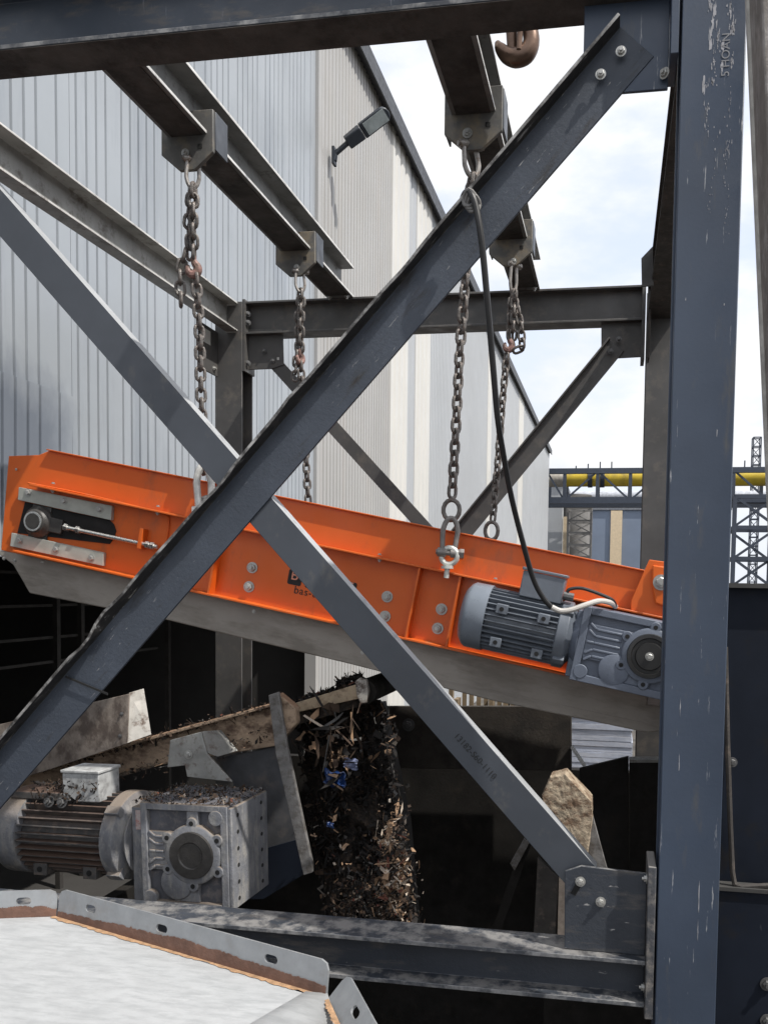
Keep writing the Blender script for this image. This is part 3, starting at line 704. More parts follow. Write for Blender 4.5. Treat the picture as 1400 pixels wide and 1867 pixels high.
# ---------------------------------------------------------------- geared motors
def gearmotor(root, Lm, Rm, GW, GH, gz0, GD, mm, fm, cm_, gm, pk, g0=.03, old=False):
    """local frame: x along the shaft, origin where motor meets gearbox, -y to the viewer"""
    b = MB(); b.lathe([(-Lm*.80, Rm*.80), (-Lm*.06, Rm*.80)], (0, 0, 0), (1, 0, 0), 36)
    body = b.build('motor_body', fm, root, local=True)
    b = MB(); nf = 34; Lf = Lm*.70
    for i in range(nf):
        q = 2*math.pi*i/nf
        # stacked straight fins: on the sides they lie flat, as on a cast motor
        n = V((0, math.cos(q), math.sin(q)))
        M = Matrix((V((1, 0, 0)), n, V((1, 0, 0)).cross(n))).transposed()
        b.box((-Lm*.80+Lf/2+Lm*.03, math.cos(q)*Rm*.88, math.sin(q)*Rm*.88), (Lf, Rm*.24, Rm*.032), M)
    b.build('cooling_fins', fm, body, local=True)
    b = MB(); b.lathe([(-Lm, Rm*.42), (-Lm*.985, Rm*.80), (-Lm*.95, Rm*.97), (-Lm*.92, Rm*1.04), (-Lm*.76, Rm*1.05), (-Lm*.76, Rm*.9)], (0, 0, 0), (1, 0, 0), 40)
    b.build('fan_cowl', cm_, root, local=True)
    b = MB(); b.lathe([(-Lm*.13, Rm*.95), (-Lm*.12, Rm*1.05), (-Lm*.03, Rm*1.05), (.0, Rm*.86), (Lm*.03, Rm*.7)], (0, 0, 0), (1, 0, 0), 40)
    for q in (45, 135, 225, 315): b.box((-Lm*.06, math.cos(R(q))*Rm*1.03, math.sin(R(q))*Rm*1.03), (Lm*.1, Rm*.22, Rm*.22), Matrix.Rotation(R(q), 3, 'X'))
    b.build('end_shield', mm, root, local=True, bevel=.003)
    # foot pads on the near side
    for (x, z) in ((-Lm*.62, -Rm*.72), (-Lm*.25, -Rm*.74)) if old else ((-Lm*.62, -Rm*.62), (-Lm*.25, -Rm*.70), (-Lm*.62, Rm*.42), (-Lm*.25, Rm*.40)):
        yv = -math.sqrt(max(.01, 1-(z/Rm)**2))*Rm
        b = MB(); b.box((x, yv+.006, z), (Rm*.36, .05, Rm*.30))
        f_ = b.build('foot_pad', fm, body, local=True, bevel=.003)
        b = MB(); b.lathe([(0, Rm*.07), (.002, Rm*.07)], (x, yv-.0195, z), (0, -1, 0), 10); b.cur = 0; b.build('foot_hole', hole_m, body, local=True)
    # gearbox
    y0 = -GD*.5
    b = MB(); b.span((g0, y0+.022, gz0), (g0+GW, GD*.5, gz0+GH)); gb_ = b.build('gearbox', pk, root, local=True, bevel=.006)
    b = MB(); x0, x1, z0, z1 = g0, g0+GW, gz0, gz0+GH; e = .1*GW; hcx, hcz, hr = x0+GW*(.60 if old else .70), z0+GH*.53, GW*(.26 if old else .22)
    def sp_(a0, a1, c0, c1, d=0.): b.span((a0, y0+d, c0), (a1, y0+.0235, c1))
    sp_(x0, x0+e*.75, z0, z1); sp_(x1-e*.8, x1, z0, z1)
    sp_(x0+e*.75, x1-e*.8, z0, z0+e*.75); sp_(x0+e*.75, x1-e*.8, z1-e*.7, z1)
    sp_(x0+e*.75, hcx, hcz-hr*.72, hcz+hr*.85, .006)
    sp_(hcx-hr*.25, hcx+hr*.25, hcz+hr*.8, z1-e*.7, .003)
    sp_(hcx+hr*.7, x1-e*.8, hcz-hr*.35, hcz+hr*.45, .004)
    sp_(hcx-hr*.9, hcx+hr*.2, z0+e*.75, hcz-hr*.5, .007)
    b.lathe([(0, hr*1.22), (.026, hr*1.22), (.031, hr*1.12)], (hcx, y0+.024, hcz), (0, -1, 0), 40)
    for q in range(6):
        qq = R(60*q+30); b.lathe([(0, hr*.24), (.027, hr*.24)], (hcx+hr*1.27*math.cos(qq), y0+.022, hcz+hr*1.27*math.sin(qq)), (0, -1, 0), 12)
    b.lathe([(0, hr*.7), (.021, hr*.7), (.024, hr*.62)], (x0+GW*.40, y0+.022, z0+GH*.25), (0, -1, 0), 30)
    b.lathe([(0, hr*.32), (.022, hr*.32)], (x0+e*.9, y0+.02, z0+e), (0, -1, 0), 16)
    b.lathe([(0, hr*.32), (.022, hr*.32)], (x1-e*1.3, y0+.02, z1-e*1.3), (0, -1, 0), 16)
    for k in range(5):
        zz = hcz+hr*(-.55+.3*k); xa = x0+e*.9
        b.bar([(-.004, -.005), (.004, -.005), (.004, .005), (-.004, .005)], (xa+e*.7, y0+.004, zz), (hcx-hr*1.3, y0+.004, zz), (0, 1, 0))
        b.bar([(-.004, -.005), (.004, -.005), (.004, .005), (-.004, .005)], (xa, y0+.004, zz+(.02 if k > 2 else -.02 if k < 2 else 0)), (xa+e*.7, y0+.004, zz), (0, 1, 0))
    b.build('gearbox_face', gm, gb_, local=True, bevel=.003)
    hm_ = MB().lathe([(0, hr*.10), (.001, hr*.10)], (0, 0, 0), (0, -1, 0), 10).mesh('bolt_hole', hole_m)
    for q in range(6):
        qq = R(60*q+30); inst('bolt_hole', hm_, gb_, Matrix.Translation((hcx+hr*1.27*math.cos(qq), y0-.0055, hcz+hr*1.27*math.sin(qq))), True)
    b = MB(); 
    if old: b.lathe([(0, hr*.95), (.010, hr*.93), (.011, hr*.55), (.007, hr*.5), (.007, hr*.2)], (hcx, y0-.007, hcz), (0, -1, 0), 40)
    else: b.lathe([(0, hr*.98), (.012, hr*.95), (.013, hr*.80), (.006, hr*.76), (.006, hr*.62), (.014, hr*.58), (.014, hr*.3)], (hcx, y0-.007, hcz), (0, -1, 0), 40)
    sc_ = b.build('shaft_cover', mat('black bore cover', (.018, .018, .018), .4) if not old else black_iron, gb_, local=True)
    if not old: bolt(sc_, (hcx, y0-.020, hcz), (0, -1, 0), .011, BOLTF, local=True)
    # neck block
    b = MB(); b.span((g0*.35, y0+.035, gz0+GH*.02), (g0+.005, GD*.5-.04, gz0+GH*.93)); b.lathe([(-.005, Rm*.72), (min(g0, .03), Rm*.95)], (0, 0, 0), (1, 0, 0), 30); b.build('neck_flange', gm, gb_, local=True, bevel=.004)
    return body, gb_, (hcx, y0, hcz, hr)
YM = 3.27
pj_ = pY(1041, 1160, YM)
MM = Matrix.Translation(pj_) @ Matrix.Rotation(-ang, 4, 'Y')
# the motor is bolted on the conveyor: a part of it, its pieces are sub-parts
mroot = bpy.data.objects.new('geared_motor', None)
MMl = WORLD[cv.name].inverted() @ MM
def sub_build():
    pass
gm_ = empty('geared_motor', MM, 'clean blue grey geared motor bolted to the lower end of the orange conveyor', 'motor')
body, gbx, hc = gearmotor(gm_, .44, .125, .39, .285, -.155, .22, motor_m, motor_m, motor_lt, gear_m, gear_m)
q0 = MM.inverted() @ pY(1000, 1080, YM)
b = MB(); b.box((-.145, -.01, .165), (.165, .13, .10)); tb = b.build('terminal_box', motor_m, gm_, local=True, bevel=.004)
b = MB(); b.box((-.145, -.01, .222), (.175, .14, .012)); b.build('box_lid', motor_m, tb, local=True, bevel=.003)
b = MB(); b.cyl((-.06, -.05, .15), (-.02, -.05, .15), .016, 10); b.build('cable_gland', bolt_dark, tb, local=True)

# old gear motor in the lower left
YO = 3.06
po = pY(260, 1522, YO)
MO = Matrix.Translation(po) @ Matrix.Rotation(R(-1.5), 4, 'Y') @ Matrix.Rotation(R(-3), 4, 'Z')
og = empty('geared_motor', MO, 'old mud caked geared motor with a grey cast gearbox behind the lower beam', 'motor')
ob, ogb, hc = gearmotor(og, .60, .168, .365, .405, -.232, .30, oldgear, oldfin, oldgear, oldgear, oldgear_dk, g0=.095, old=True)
b = MB(); b.box((-.205, -.03, .205), (.165, .13, .115)); tb2 = b.build('terminal_box', oldbox, og, local=True, bevel=.004)
b = MB(); b.box((-.205, -.03, .268), (.175, .14, .012)); b.build('box_lid', oldbox, tb2, local=True, bevel=.003)
b = MB(); b.box((-.41, -.02, .165), (.24, .16, .03)); b.build('top_pad', oldfin, ob, local=True, bevel=.004)
for x in (-.33, -.27): bolt(ob, (x, -.12, .15), (0, -1, .2), .016, BOLTD, local=True)
b = MB(); b.box((.072, -.117, .095), (.036, .004, .075)); b.build('warning_sticker', red_lab, ogb, local=True)
# side flange with bolt holes on the gearbox's right face
b = MB(); b.box((.468, 0, -.03), (.016, .29, .39)); ff = b.build('side_flange', oldgear, ogb, local=True, bevel=.004)
hm_ = MB().lathe([(0, .008), (.0015, .008)], (0, 0, 0), (1, 0, 0), 10).mesh('bolt_hole', hole_m)
for k in range(6):
    for yv in (-.10, .09): inst('bolt_hole', hm_, ogb, Matrix.Translation((.4765, yv, -.19+k*.064)), True)

# ================================================================== CHAINS
PITCH, WR, LW = .0445, .0076, .0255
def link_mesh(name, pitch, wr, lw, m):
    pts = []; r = lw-wr; h = pitch/2+wr-r
    for i in range(6): q = R(-90+180*i/5); pts.append((h+r*math.cos(q), r*math.sin(q), 0))
    for i in range(6): q = R(90+180*i/5); pts.append((-h+r*math.cos(q), r*math.sin(q), 0))
    return MB().tube(pts, wr, 7, closed=True).mesh(name, m)
LINK = link_mesh('chain_link', PITCH, WR, LW, chain_m)
def run_links(root, path, roll=0., jitter=8):
    P = [V(p) for p in path]; n_t = sum((P[i+1]-P[i]).length for i in range(len(P)-1)); n = max(1, round(n_t/PITCH)); k = 0
    for i in range(n):
        s = (i+.5)/n*n_t
        for j in range(len(P)-1):
            l_ = (P[j+1]-P[j]).length
            if s <= l_ or j == len(P)-2: break
            s -= l_
        d = (P[j+1]-P[j]).normalized(); p = P[j]+d*s
        ref = V((1, 0, 0)) if abs(d.x) < .9 else V((0, 0, 1))
        y_ = (ref-d*ref.dot(d)).normalized(); z_ = d.cross(y_)
        m = Matrix((d, y_, z_)).transposed().to_4x4(); m.translation = p
        m = m @ Matrix.Rotation(R(45+90*(i % 2)+roll+random.uniform(-jitter, jitter)), 4, 'X')
        inst('chain_link', LINK, root, m)
def shackle(root, top, bottom, wr, w, yaw_=0., m=shackle_m, pin=True, flip=False):
    """bow from the pin (top) round the bottom"""
    top, bottom = V(top), V(bottom); d = (bottom-top); Lh = d.length; d.normalize()
    s = V((math.cos(yaw_), math.sin(yaw_), 0)); s = (s-d*s.dot(d)).normalized()
    path = [top+s*w*.8]+[top+d*(Lh*.55)+s*w]+[top+d*(Lh*.55)+s*(w*math.cos(R(q)))+d*(Lh*.45*math.sin(R(q))) for q in (20, 45, 70, 90, 110, 135, 160)]+[top+d*(Lh*.55)-s*w]+[top-s*w*.8]
    b = MB(); b.tube(smooth_path(path, 3), wr, 9)
    if pin:
        for k in (-1, 1): b.lathe([(-wr*1.6, wr*1.75), (wr*1.6, wr*1.75)], top+s*w*.9*k, s, 12)
        b.cyl(top-s*w*1.7, top+s*w*1.7, wr*1.05, 10)
        b.lathe([(0, wr*2.0), (wr*1.6, wr*2.0)], top+s*w*1.55, s, 6)
    return b.build('shackle', m, root)
def grab_hook(root, p, sz, yaw_=0., m=hook_red):
    p = V(p); s = V((math.cos(yaw_), math.sin(yaw_), 0)); u = V((0, 0, 1)); path = []; rad = []
    for (x, z, r_) in ((0, 1.1, .22), (0, .75, .27), (.10, .45, .34), (.32, .15, .40), (.36, -.2, .42), (.18, -.52, .42), (-.15, -.62, .38), (-.45, -.42, .32), (-.52, -.05, .24), (-.44, .22, .12)):
        path.append(p+s*x*sz+u*z*sz); rad.append(r_*sz)
    P2 = smooth_path(path, 3); r2 = []
    for i in range(len(path)-1):
        for k in range(3): r2.append(rad[i]+(rad[i+1]-rad[i])*k/3)
    r2.append(rad[-1])
    b = MB(); b.tube(P2, .01, 9, rad=r2); return b.build('grab_hook', m, root)
GC = 'chains holding up the orange conveyor'
random.seed(3)
def bundle(root, top, bot, w):     # doubled chain between the top shackle and the hook
    top, bot = V(top), V(bot)
    run_links(root, [top, top.lerp(bot, .5)+V((-w, .0, 0)), bot+V((-w*.5, 0, 0))], 0, 25)
    run_links(root, [top+V((.012, -.012, -.01)), top.lerp(bot, .5)+V((w, -.02, 0)), bot+V((w*.6, 0, 0))], 30, 25)
# 1 front left
def chain(pt, label):
    return empty('lifting_chain', pt, label, 'chain', GC)
Y1 = YH1+.01
t_ = pY(350, 272, Y1-.02)
c1 = chain(t_, 'front left lifting chain beside the faded red grab hook, with a loose tail hanging')
bolt(c1, pY(338, 278, Y1-.012), (0, -1, 0), .012)
shackle(c1, pY(352, 290, Y1), pY(351, 342, Y1), .0085, .026, .5)
bundle(c1, pY(351, 336, Y1), pY(350, 470, Y1), .016)
grab_hook(c1, pY(353, 488, Y1), .046, .3)
run_links(c1, [pY(338, 455, Y1), pY(328, 500, Y1), pY(330, 556, Y1)], 10, 20)
run_links(c1, [pY(357, 500, Y1), pY(363, 590, Y1), pY(367, 730, Y1), pY(371, 862, Y1)])
shackle(c1, pY(374, 934, Y1-.03), pY(371, 850, Y1-.02), .0155, .030, .35, mat('pale galvanised shackle', (.55, .54, .51), .42, .4, var=.3, vs=30))
b = MB(); e = pY(378, 920, Y1-.02); b.tube([e+V((.032*math.cos(R(q)), 0, .032*math.sin(R(q)))) for q in range(0, 360, 24)], .010, 9, closed=True); b.build('eye_bolt', shackle_m, c1)
# 2 rear left
Y2 = YH2+.01
c2 = chain(pY(543, 490, Y2), 'rear left rusty chain doubled at the top, its lower part behind the scraped brace')
bolt(c2, pY(541, 487, Y2-.012), (0, -1, 0), .012)
shackle(c2, pY(546, 494, Y2), pY(548, 532, Y2), .0085, .026, .5)
bundle(c2, pY(548, 528, Y2), pY(546, 640, Y2), .014)
grab_hook(c2, pY(547, 652, Y2), .045, 1.2)
run_links(c2, [pY(541, 640, Y2), pY(538, 692, Y2)], 10, 20)
run_links(c2, [pY(548, 660, Y2), pY(555, 780, Y2), pY(562, 918, Y2)])
# 3 front right
c3 = chain(pY(853, 245, Y1), 'front right long chain ending in a galvanised shackle and pale eye bolt')
bolt(c3, pY(852, 242, Y1-.012), (0, -1, 0), .014)
shackle(c3, pY(856, 262, Y1), pY(862, 322, Y1), .010, .030, .5)
bundle(c3, pY(860, 318, Y1), pY(856, 420, Y1), .016)
run_links(c3, [pY(853, 420, Y1), pY(846, 540, Y1), pY(838, 640, Y1), pY(830, 800, Y1), pY(824, 905, Y1)])
b = MB(); 
for (x, y, yw_) in ((823, 930, .1),):
    e = pY(x, y, Y1-.01); b.tube([e+V((.034*math.cos(R(q)), 0, .042*math.sin(R(q)))) for q in range(0, 360, 24)], .0095, 9, closed=True)
b.build('coupling_ring', chain_m, c3)
shackle(c3, pY(817, 1008, Y1-.03), pY(823, 945, Y1-.02), .011, .030, .25, mat('weathered shackle steel', (.20, .185, .175), .45, .5, var=.3, vs=30))
b = MB(); e = pY(819, 1014, Y1-.03); b.tube([e+V((.034*math.cos(R(q)), 0, .034*math.sin(R(q)))) for q in range(0, 360, 24)], .0115, 9, closed=True)
b.cyl(e+V((-.005, 0, -.03)), e+V((-.012, 0, -.09)), .011, 10); b.lathe([(0, .026), (.012, .026)], e+V((-.008, 0, -.052)), (0, 0, 1), 16)
b.build('eye_bolt', mat('pale zinc', (.55, .56, .52), .4, .4), c3)
# 4 rear right
c4 = chain(pY(937, 478, Y2), 'rear right rusty chain with a faded red grab hook seen against the sky')
bolt(c4, pY(936, 476, Y2-.012), (0, -1, 0), .013)
shackle(c4, pY(937, 482, Y2), pY(935, 535, Y2), .0085, .024, .9)
bundle(c4, pY(935, 530, Y2), pY(932, 618, Y2), .014)
grab_hook(c4, pY(928, 628, Y2), .046, .2)
run_links(c4, [pY(943, 560, Y2), pY(950, 600, Y2), pY(952, 634, Y2), pY(938, 640, Y2)], 10, 15)
run_links(c4, [pY(924, 645, Y2), pY(916, 730, Y2), pY(906, 860, Y2), pY(898, 950, Y2)])
b = MB(); e = pY(896, 968, Y2-.02); b.tube([e+V((.036*math.cos(R(q)), 0, .05*math.sin(R(q)))) for q in range(0, 360, 24)], .011, 9, closed=True); b.build('eye_bolt', chain_m, c4)

# ================================================================== CABLES
cb = empty('power_cable', pY(905, 720, 2.75), 'black power cable looping from the scraped brace down to the clean geared motor', 'cable')
path = [pY(838, 378, 2.60), pY(848, 352, 2.49), pY(858, 352, 2.445), pY(868, 378, 2.44), pY(878, 440, 2.45), pY(889, 555, 2.5), pY(899, 670, 2.56), pY(907, 760, 2.63), pY(917, 825, 2.70), pY(932, 905, 2.80), pY(952, 985, 2.90), pY(972, 1055, 2.98), pY(990, 1090, 3.02), pY(1005, 1107, 3.04)]
b = MB(); b.tube(smooth_path(path, 7), .0098, 10); b.build('cable', cable_m, cb)
path2 = [pY(1005, 1107, 3.04), pY(1022, 1114, 3.05), pY(1042, 1112, 3.06), pY(1068, 1103, 3.08), pY(1092, 1096, 3.12), pY(1112, 1099, 3.2), pY(1122, 1106, 3.34)]
b = MB(); b.tube(smooth_path(path2, 7), .0102, 10); b.build('reflecting_length', cable_reflect_m, cb)  # lower length of the cable, its reflection painted as a pale colour
b = MB()
for k in range(3):
    e = pY(855+k*4, 362+k*5, 2.452); b.tube([e+V((.018*math.cos(R(q)), .008*math.cos(R(q*2)), .024*math.sin(R(q)))) for q in range(0, 360, 30)], .0055, 7, closed=True)
b.build('cable_tie', mat('grey tie wire', (.16, .155, .15), .6), cb)
cb2 = empty('motor_cable', pY(1080, 1078, 3.2), 'short black cable arching from the terminal box over to the gearbox', 'cable')
b = MB(); b.tube(smooth_path([pY(1033, 1080, 3.17), pY(1040, 1074, 3.17), pY(1062, 1073, 3.18), pY(1095, 1084, 3.2), pY(1116, 1094, 3.22), pY(1122, 1104, 3.3), pY(1120, 1108, 3.36)], 7), .0065, 9); b.build('cable', cable_m, cb2)

# ================================================================== HOOK
hk = empty('crane_hook', pY(942, 95, 3.3), 'shiny brown crane hook hanging beside the right lifting beam against the sky', 'hook')
pth, rad = [], []
for (x, y, r_) in ((957, -70, .024), (958, 20, .026), (966, 52, .030), (968, 78, .033), (958, 98, .036), (940, 104, .036), (923, 99, .030), (911, 86, .021), (906, 76, .010)):
    pth.append(pY(x, y, 3.3)); rad.append(r_)
r2 = []
for i in range(len(pth)-1):
    for k in range(5): r2.append(rad[i]+(rad[i+1]-rad[i])*k/5)
r2.append(rad[-1])
MB().tube(smooth_path(pth, 5), .02, 14, rad=r2).build('hook', brass, hk)
b = MB(); b.lathe([(0, .03), (.02, .05), (.12, .05), (.15, .02), (1.6, .012)], pY(957, -70, 3.3), (0, 0, 1), 18); b.build('swivel', brass, hk)
b = MB(); q0, q1 = pY(934, 92, 3.30), pY(930, -10, 3.30); b.cyl(q0, q1, .020, 12, .026); q0, q1 = pY(946, 90, 3.27), pY(952, 0, 3.27); b.cyl(q0, q1, .011, 10); b.build('safety_latch', brass, hk)

# ================================================================== LOWER LEFT: WASTE CONVEYOR
wc = empty('waste_conveyor', pY(300, 1400, 3.4), 'dirty waste conveyor rising to the right below the orange conveyor, caked in brown mud', 'conveyor')
b = MB(); b.ext(pg([(40, 1412), (492, 1287), (505, 1360), (240, 1404), (30, 1470)], 3.36), (0, .05, 0)); b.build('side_beam', tan_beam, wc, bevel=.004)
b = MB(); b.ext(pg([(40, 1408), (495, 1283), (495, 1289), (40, 1414)], 3.31), (0, .12, 0)); b.build('top_lip', tan_beam, wc, bevel=.003)
b = MB(); b.ext(pg([(520, 1288), (650, 1248), (656, 1274), (530, 1302)], 3.48), (0, .05, 0)); b.build('head_beam', mat('pale tan beam', (.36, .28, .19), .8, var=.25, vs=14, dirt=(.16, .11, .07), dirt_amt=.2, ds=20), wc, bevel=.003)
b = MB(); b.ext(pg([(40, 1425), (650, 1255), (650, 1290), (40, 1470)], 3.54), (0, .75, 0)); b.build('belt', mat('muddy belt', (.035, .028, .023), .9, var=.4, vs=20, dirt=(.09, .06, .04), dirt_amt=.25, ds=25, bump=.8), wc)
b = MB(); q = pY(664, 1262, 3.53); b.cyl(q, q+V((0, .7, 0)), .055, 18); b.build('head_pulley', black_pl, wc)
b = MB(); b.ext(pg([(647, 1243), (656, 1236), (667, 1240), (671, 1262), (668, 1282), (657, 1284), (650, 1268)], 3.46), (0, .03, 0)); b.build('end_plate', mat('chalky plate', (.42, .40, .36), .8, var=.3, vs=30, dirt=(.08, .06, .05), dirt_amt=.40, ds=30), wc, bevel=.003)
b = MB(); b.ext(pg([(-30, 1328), (236, 1265), (232, 1356), (95, 1402), (-30, 1442)], 3.22), (0, .012, 0)); sk = b.build('skirt_plate', pale_plate, wc, bevel=.002)
A_, B_ = pY(236, 1264, 3.222), pY(232, 1355, 3.222)
b = MB(); b.add([A_, A_+V((.030, .06, .012)), B_+V((.075, .06, .03)), B_, A_+V((-.006, .008, 0)), A_+V((.024, .068, .012)), B_+V((.069, .068, .03)), B_+V((-.006, .008, 0))],
               [(0, 1, 2, 3)[::-1], (4, 5, 6, 7), (0, 4, 5, 1)[::-1], (1, 5, 6, 2)[::-1], (2, 6, 7, 3)[::-1], (3, 7, 4, 0)[::-1]]); b.build('skirt_flange', mat('sunlit flange colour', (.52, .50, .46), .7, var=.2, vs=14, dirt=(.12, .08, .06), dirt_amt=.2, ds=18), sk)  # whitish colour stands in for sunlight on the return flange
for (x, y) in ((222, 1302), (219, 1342)): bolt(sk, pY(x, y, 3.219), (0, -1, 0), .006, BOLTD)
b = MB(); b.ext(pg([(310, 1350), (305, 1400), (337, 1396), (341, 1417), (423, 1426), (377, 1375), (366, 1335)], 3.20), (0, .012, 0)); gbk = b.build('mounting_bracket', galv_dirty, wc, bevel=.002)
bolt(gbk, pY(344, 1376, 3.198), (0, -1, 0), .013)
q = [pY(366, 1335, 3.20), pY(377, 1375, 3.2), pY(394, 1381, 3.23), pY(428, 1371, 3.32), pY(397, 1333, 3.32)]
b = MB(); b.ext([p+V((0, .012, 0)) for p in q], V((.35, .9, 0)).normalized()*.012); b.build('bracket_wing', galv_dirty, gbk, bevel=.001)
b = MB(); b.ext(pg([(395, 1383), (505, 1362), (562, 1590), (478, 1640), (430, 1640), (425, 1428)], 3.40), (0, .012, 0)); b.build('guard_plate', mat('dull slate plate', (.062, .064, .070), .75, var=.3, vs=9, dirt=(.10, .09, .085), dirt_amt=.2, ds=12), wc, bevel=.002)
b = MB(); b.ext(pg([(440, 1560), (548, 1530), (562, 1590), (480, 1640), (440, 1640)], 3.37), (0, .01, 0)); b.build('lower_guard', navy_dark, wc)
sb_ = empty('scraper_bar', pY(520, 1430, 3.2), 'grey steel bar leaning against the waste conveyor beside the falling waste', 'bar')
b = MB(); b.ext(pg([(489, 1268), (507, 1262), (524, 1365), (570, 1580), (569, 1592), (553, 1597), (502, 1372)], 3.20), (0, .02, 0)); b.build('flat_bar', grey_bar, sb_, bevel=.003)
b = MB(); b.ext(pg([(507, 1264), (538, 1290), (540, 1320), (512, 1352), (498, 1340)], 3.225), (0, .05, 0)); b.build('clamp_block', tan_beam, sb_, bevel=.006)

# falling waste
WM = [mat('waste dark', (.014, .012, .011), .9, var=.5, vs=30), mat('waste brown', (.05, .031, .02), .9, var=.4, vs=30), mat('waste tan', (.26, .165, .10), .85, var=.35, vs=30),
      mat('waste pale', (.50, .42, .34), .8, var=.25, vs=30), mat('waste red', (.13, .045, .028), .8, var=.3, vs=30), mat('waste grey', (.10, .097, .093), .8, var=.3, vs=30),
      mat('matted refuse', (.024, .019, .016), .9, var=.6, vs=40, dirt=(.085, .058, .04), dirt_amt=.28, ds=34, bump=1., bs=60)]
random.seed(11)
b = MB()
def scrap(p, sz, mi, strip=False):
    b.cur = mi
    u = V((random.gauss(0, 1), random.gauss(0, 1), random.gauss(0, 1))).normalized()
    if strip: u = V((u.x, u.y, u.z*.4)).normalized()
    v = u.orthogonal().normalized(); wv = u.cross(v)
    q = random.uniform(0, 6.28); v, wv = v*math.cos(q)+wv*math.sin(q), wv*math.cos(q)-v*math.sin(q)
    l_, k_ = sz*random.uniform(.5, 1.5), sz*random.uniform(.2, .8)
    if strip: l_, k_ = sz*random.uniform(1.5, 3.2), sz*random.uniform(.10, .25)
    c_ = sz*random.uniform(-.6, .6); J = lambda: random.uniform(.6, 1.3)
    P = [p-v*l_*J()-wv*k_*J(), p-v*l_*.2-wv*k_*J()+u*c_, p+v*l_*J()-wv*k_*J(), p+v*l_*J()+wv*k_*J()+u*c_*.4, p+v*l_*.1+wv*k_*J()-u*c_, p-v*l_*J()+wv*k_*J()]
    b.add(P, [(0, 1, 4, 5), (1, 2, 3, 4)])
for i in range(11000):
    t = random.random()**.8
    y = 1285+t*440
    xl = 540+t*70; xr = 688+t*66
    x = min(max(random.gauss((xl+xr)/2+12, (xr-xl)*.30), xl-8), xr+random.gauss(0, 7))
    lump = noise.noise(V((x*.018, y*.014, 2.7)))
    Y = 3.92-.60*t+random.uniform(-.03, .22)+lump*.12
    p = pY(x, y, Y)
    edge = (x-xl)/(xr-xl)
    hot = (edge > .55 and t > .5 and lump > -.12) or lump > .42  # more tan and pale scraps where the sunlit side is painted
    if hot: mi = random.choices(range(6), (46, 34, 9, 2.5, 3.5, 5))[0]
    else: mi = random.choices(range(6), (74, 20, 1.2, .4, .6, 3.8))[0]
    sz = random.choice((.003, .004, .005, .007, .010, .015)) if random.random() < .98 else random.uniform(.016, .028)
    scrap(p, sz, mi, random.random() < .3)
for i in range(80):    # wood and film strips on the upper heap
    x, y = random.gauss(612, 32), random.gauss(1350, 34)
    scrap(pY(x, y, random.uniform(3.36, 3.55)), random.uniform(.012, .030), random.choices(range(6), (20, 44, 16, 2, 5, 13))[0], random.random() < .6)
for i in range(260):    # pieces spilling off the right edge
    y = random.uniform(1300, 1690); x = 692+(y-1285)*.15+abs(random.gauss(0, 11))
    scrap(pY(x, y, random.uniform(3.1, 3.4)), random.choice((.004, .006, .010, .016)), random.choices(range(6), (58, 30, 5, 1, 2, 4))[0], random.random() < .3)
for i in range(1500):    # sunlit patch at the near right side, put into paler scrap colours
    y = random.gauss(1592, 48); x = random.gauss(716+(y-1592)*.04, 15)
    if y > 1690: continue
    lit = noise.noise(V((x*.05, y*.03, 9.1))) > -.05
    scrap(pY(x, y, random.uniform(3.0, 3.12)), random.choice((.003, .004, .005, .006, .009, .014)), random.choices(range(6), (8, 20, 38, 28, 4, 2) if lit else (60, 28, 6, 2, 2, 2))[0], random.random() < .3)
for i in range(700):
    x, y = random.gauss(655, 26), random.gauss(1640, 40)
    if y > 1690: continue
    scrap(pY(x, y, random.uniform(3.02, 3.14)), random.choice((.003, .004, .006, .009)), random.choices(range(6), (62, 28, 5, 1.5, 2, 2))[0], random.random() < .3)
for i in range(26):
    x, y = random.gauss(655, 32), random.gauss(1510, 45)
    scrap(pY(x, y, random.uniform(2.98, 3.1)), random.uniform(.005, .011), random.choices(range(6), (20, 20, 20, 22, 5, 15))[0], random.random() < .2)
for i in range(900):    # dirt on the old gearbox
    p = MO @ V((random.uniform(.06, .475), random.uniform(-.15, .15), .173+abs(random.gauss(0, .004))))
    scrap(p, random.uniform(.002, .008), random.choices(range(6), (22, 46, 10, 1, 1, 20))[0], random.random() < .2)
for i in range(900):
    x = random.uniform(540, 660); y = 1252+(655-x)*.26+random.uniform(-8, 14)-(14 if x > 615 else 0)
    scrap(pY(x, y, random.uniform(3.54, 3.9)), random.uniform(.005, .018), random.choices(range(6), (74, 20, 2, 0, 1, 3))[0], random.random() < .25)
for i in range(700):    # mud clods along the old conveyor beam
    x = random.uniform(60, 495); y = 1402-(x-75)*.277+random.gauss(0, 5)+(random.uniform(40, 62) if random.random() < .35 else 0)
    scrap(pY(x, y, random.uniform(3.30, 3.36)), random.uniform(.003, .011), random.choices(range(6), (40, 52, 5, 0, 1, 2))[0], random.random() < .3)
for i in range(420):    # dirt on the old motor
    x = random.uniform(60, 180); y = random.uniform(1425, 1462)
    scrap(pY(x, y, random.uniform(2.93, 3.08)), random.uniform(.003, .011), random.choices(range(6), (60, 38, 1, 0, 0, 1))[0], random.random() < .3)
b.cur = 0
nu, nv = 40, 90; o_ = len(b.v); gv = []
for j in range(nv+1):
    t = j/nv
    for i in range(nu+1):
        e_ = i/nu; y = 1276+t*450; xl = 540+t*66; xr = 694+t*64
        x = xl+(xr-xl)*e_+14*noise.noise(V((t*9, e_*3, 5)))
        gv.append(pY(x, y, 3.93-.60*t+.5*(e_-.55)**2+.13*noise.noise(V((e_*5, t*11, 1)))+.05*noise.noise(V((e_*22, t*50, 3)))))
b.cur = 6
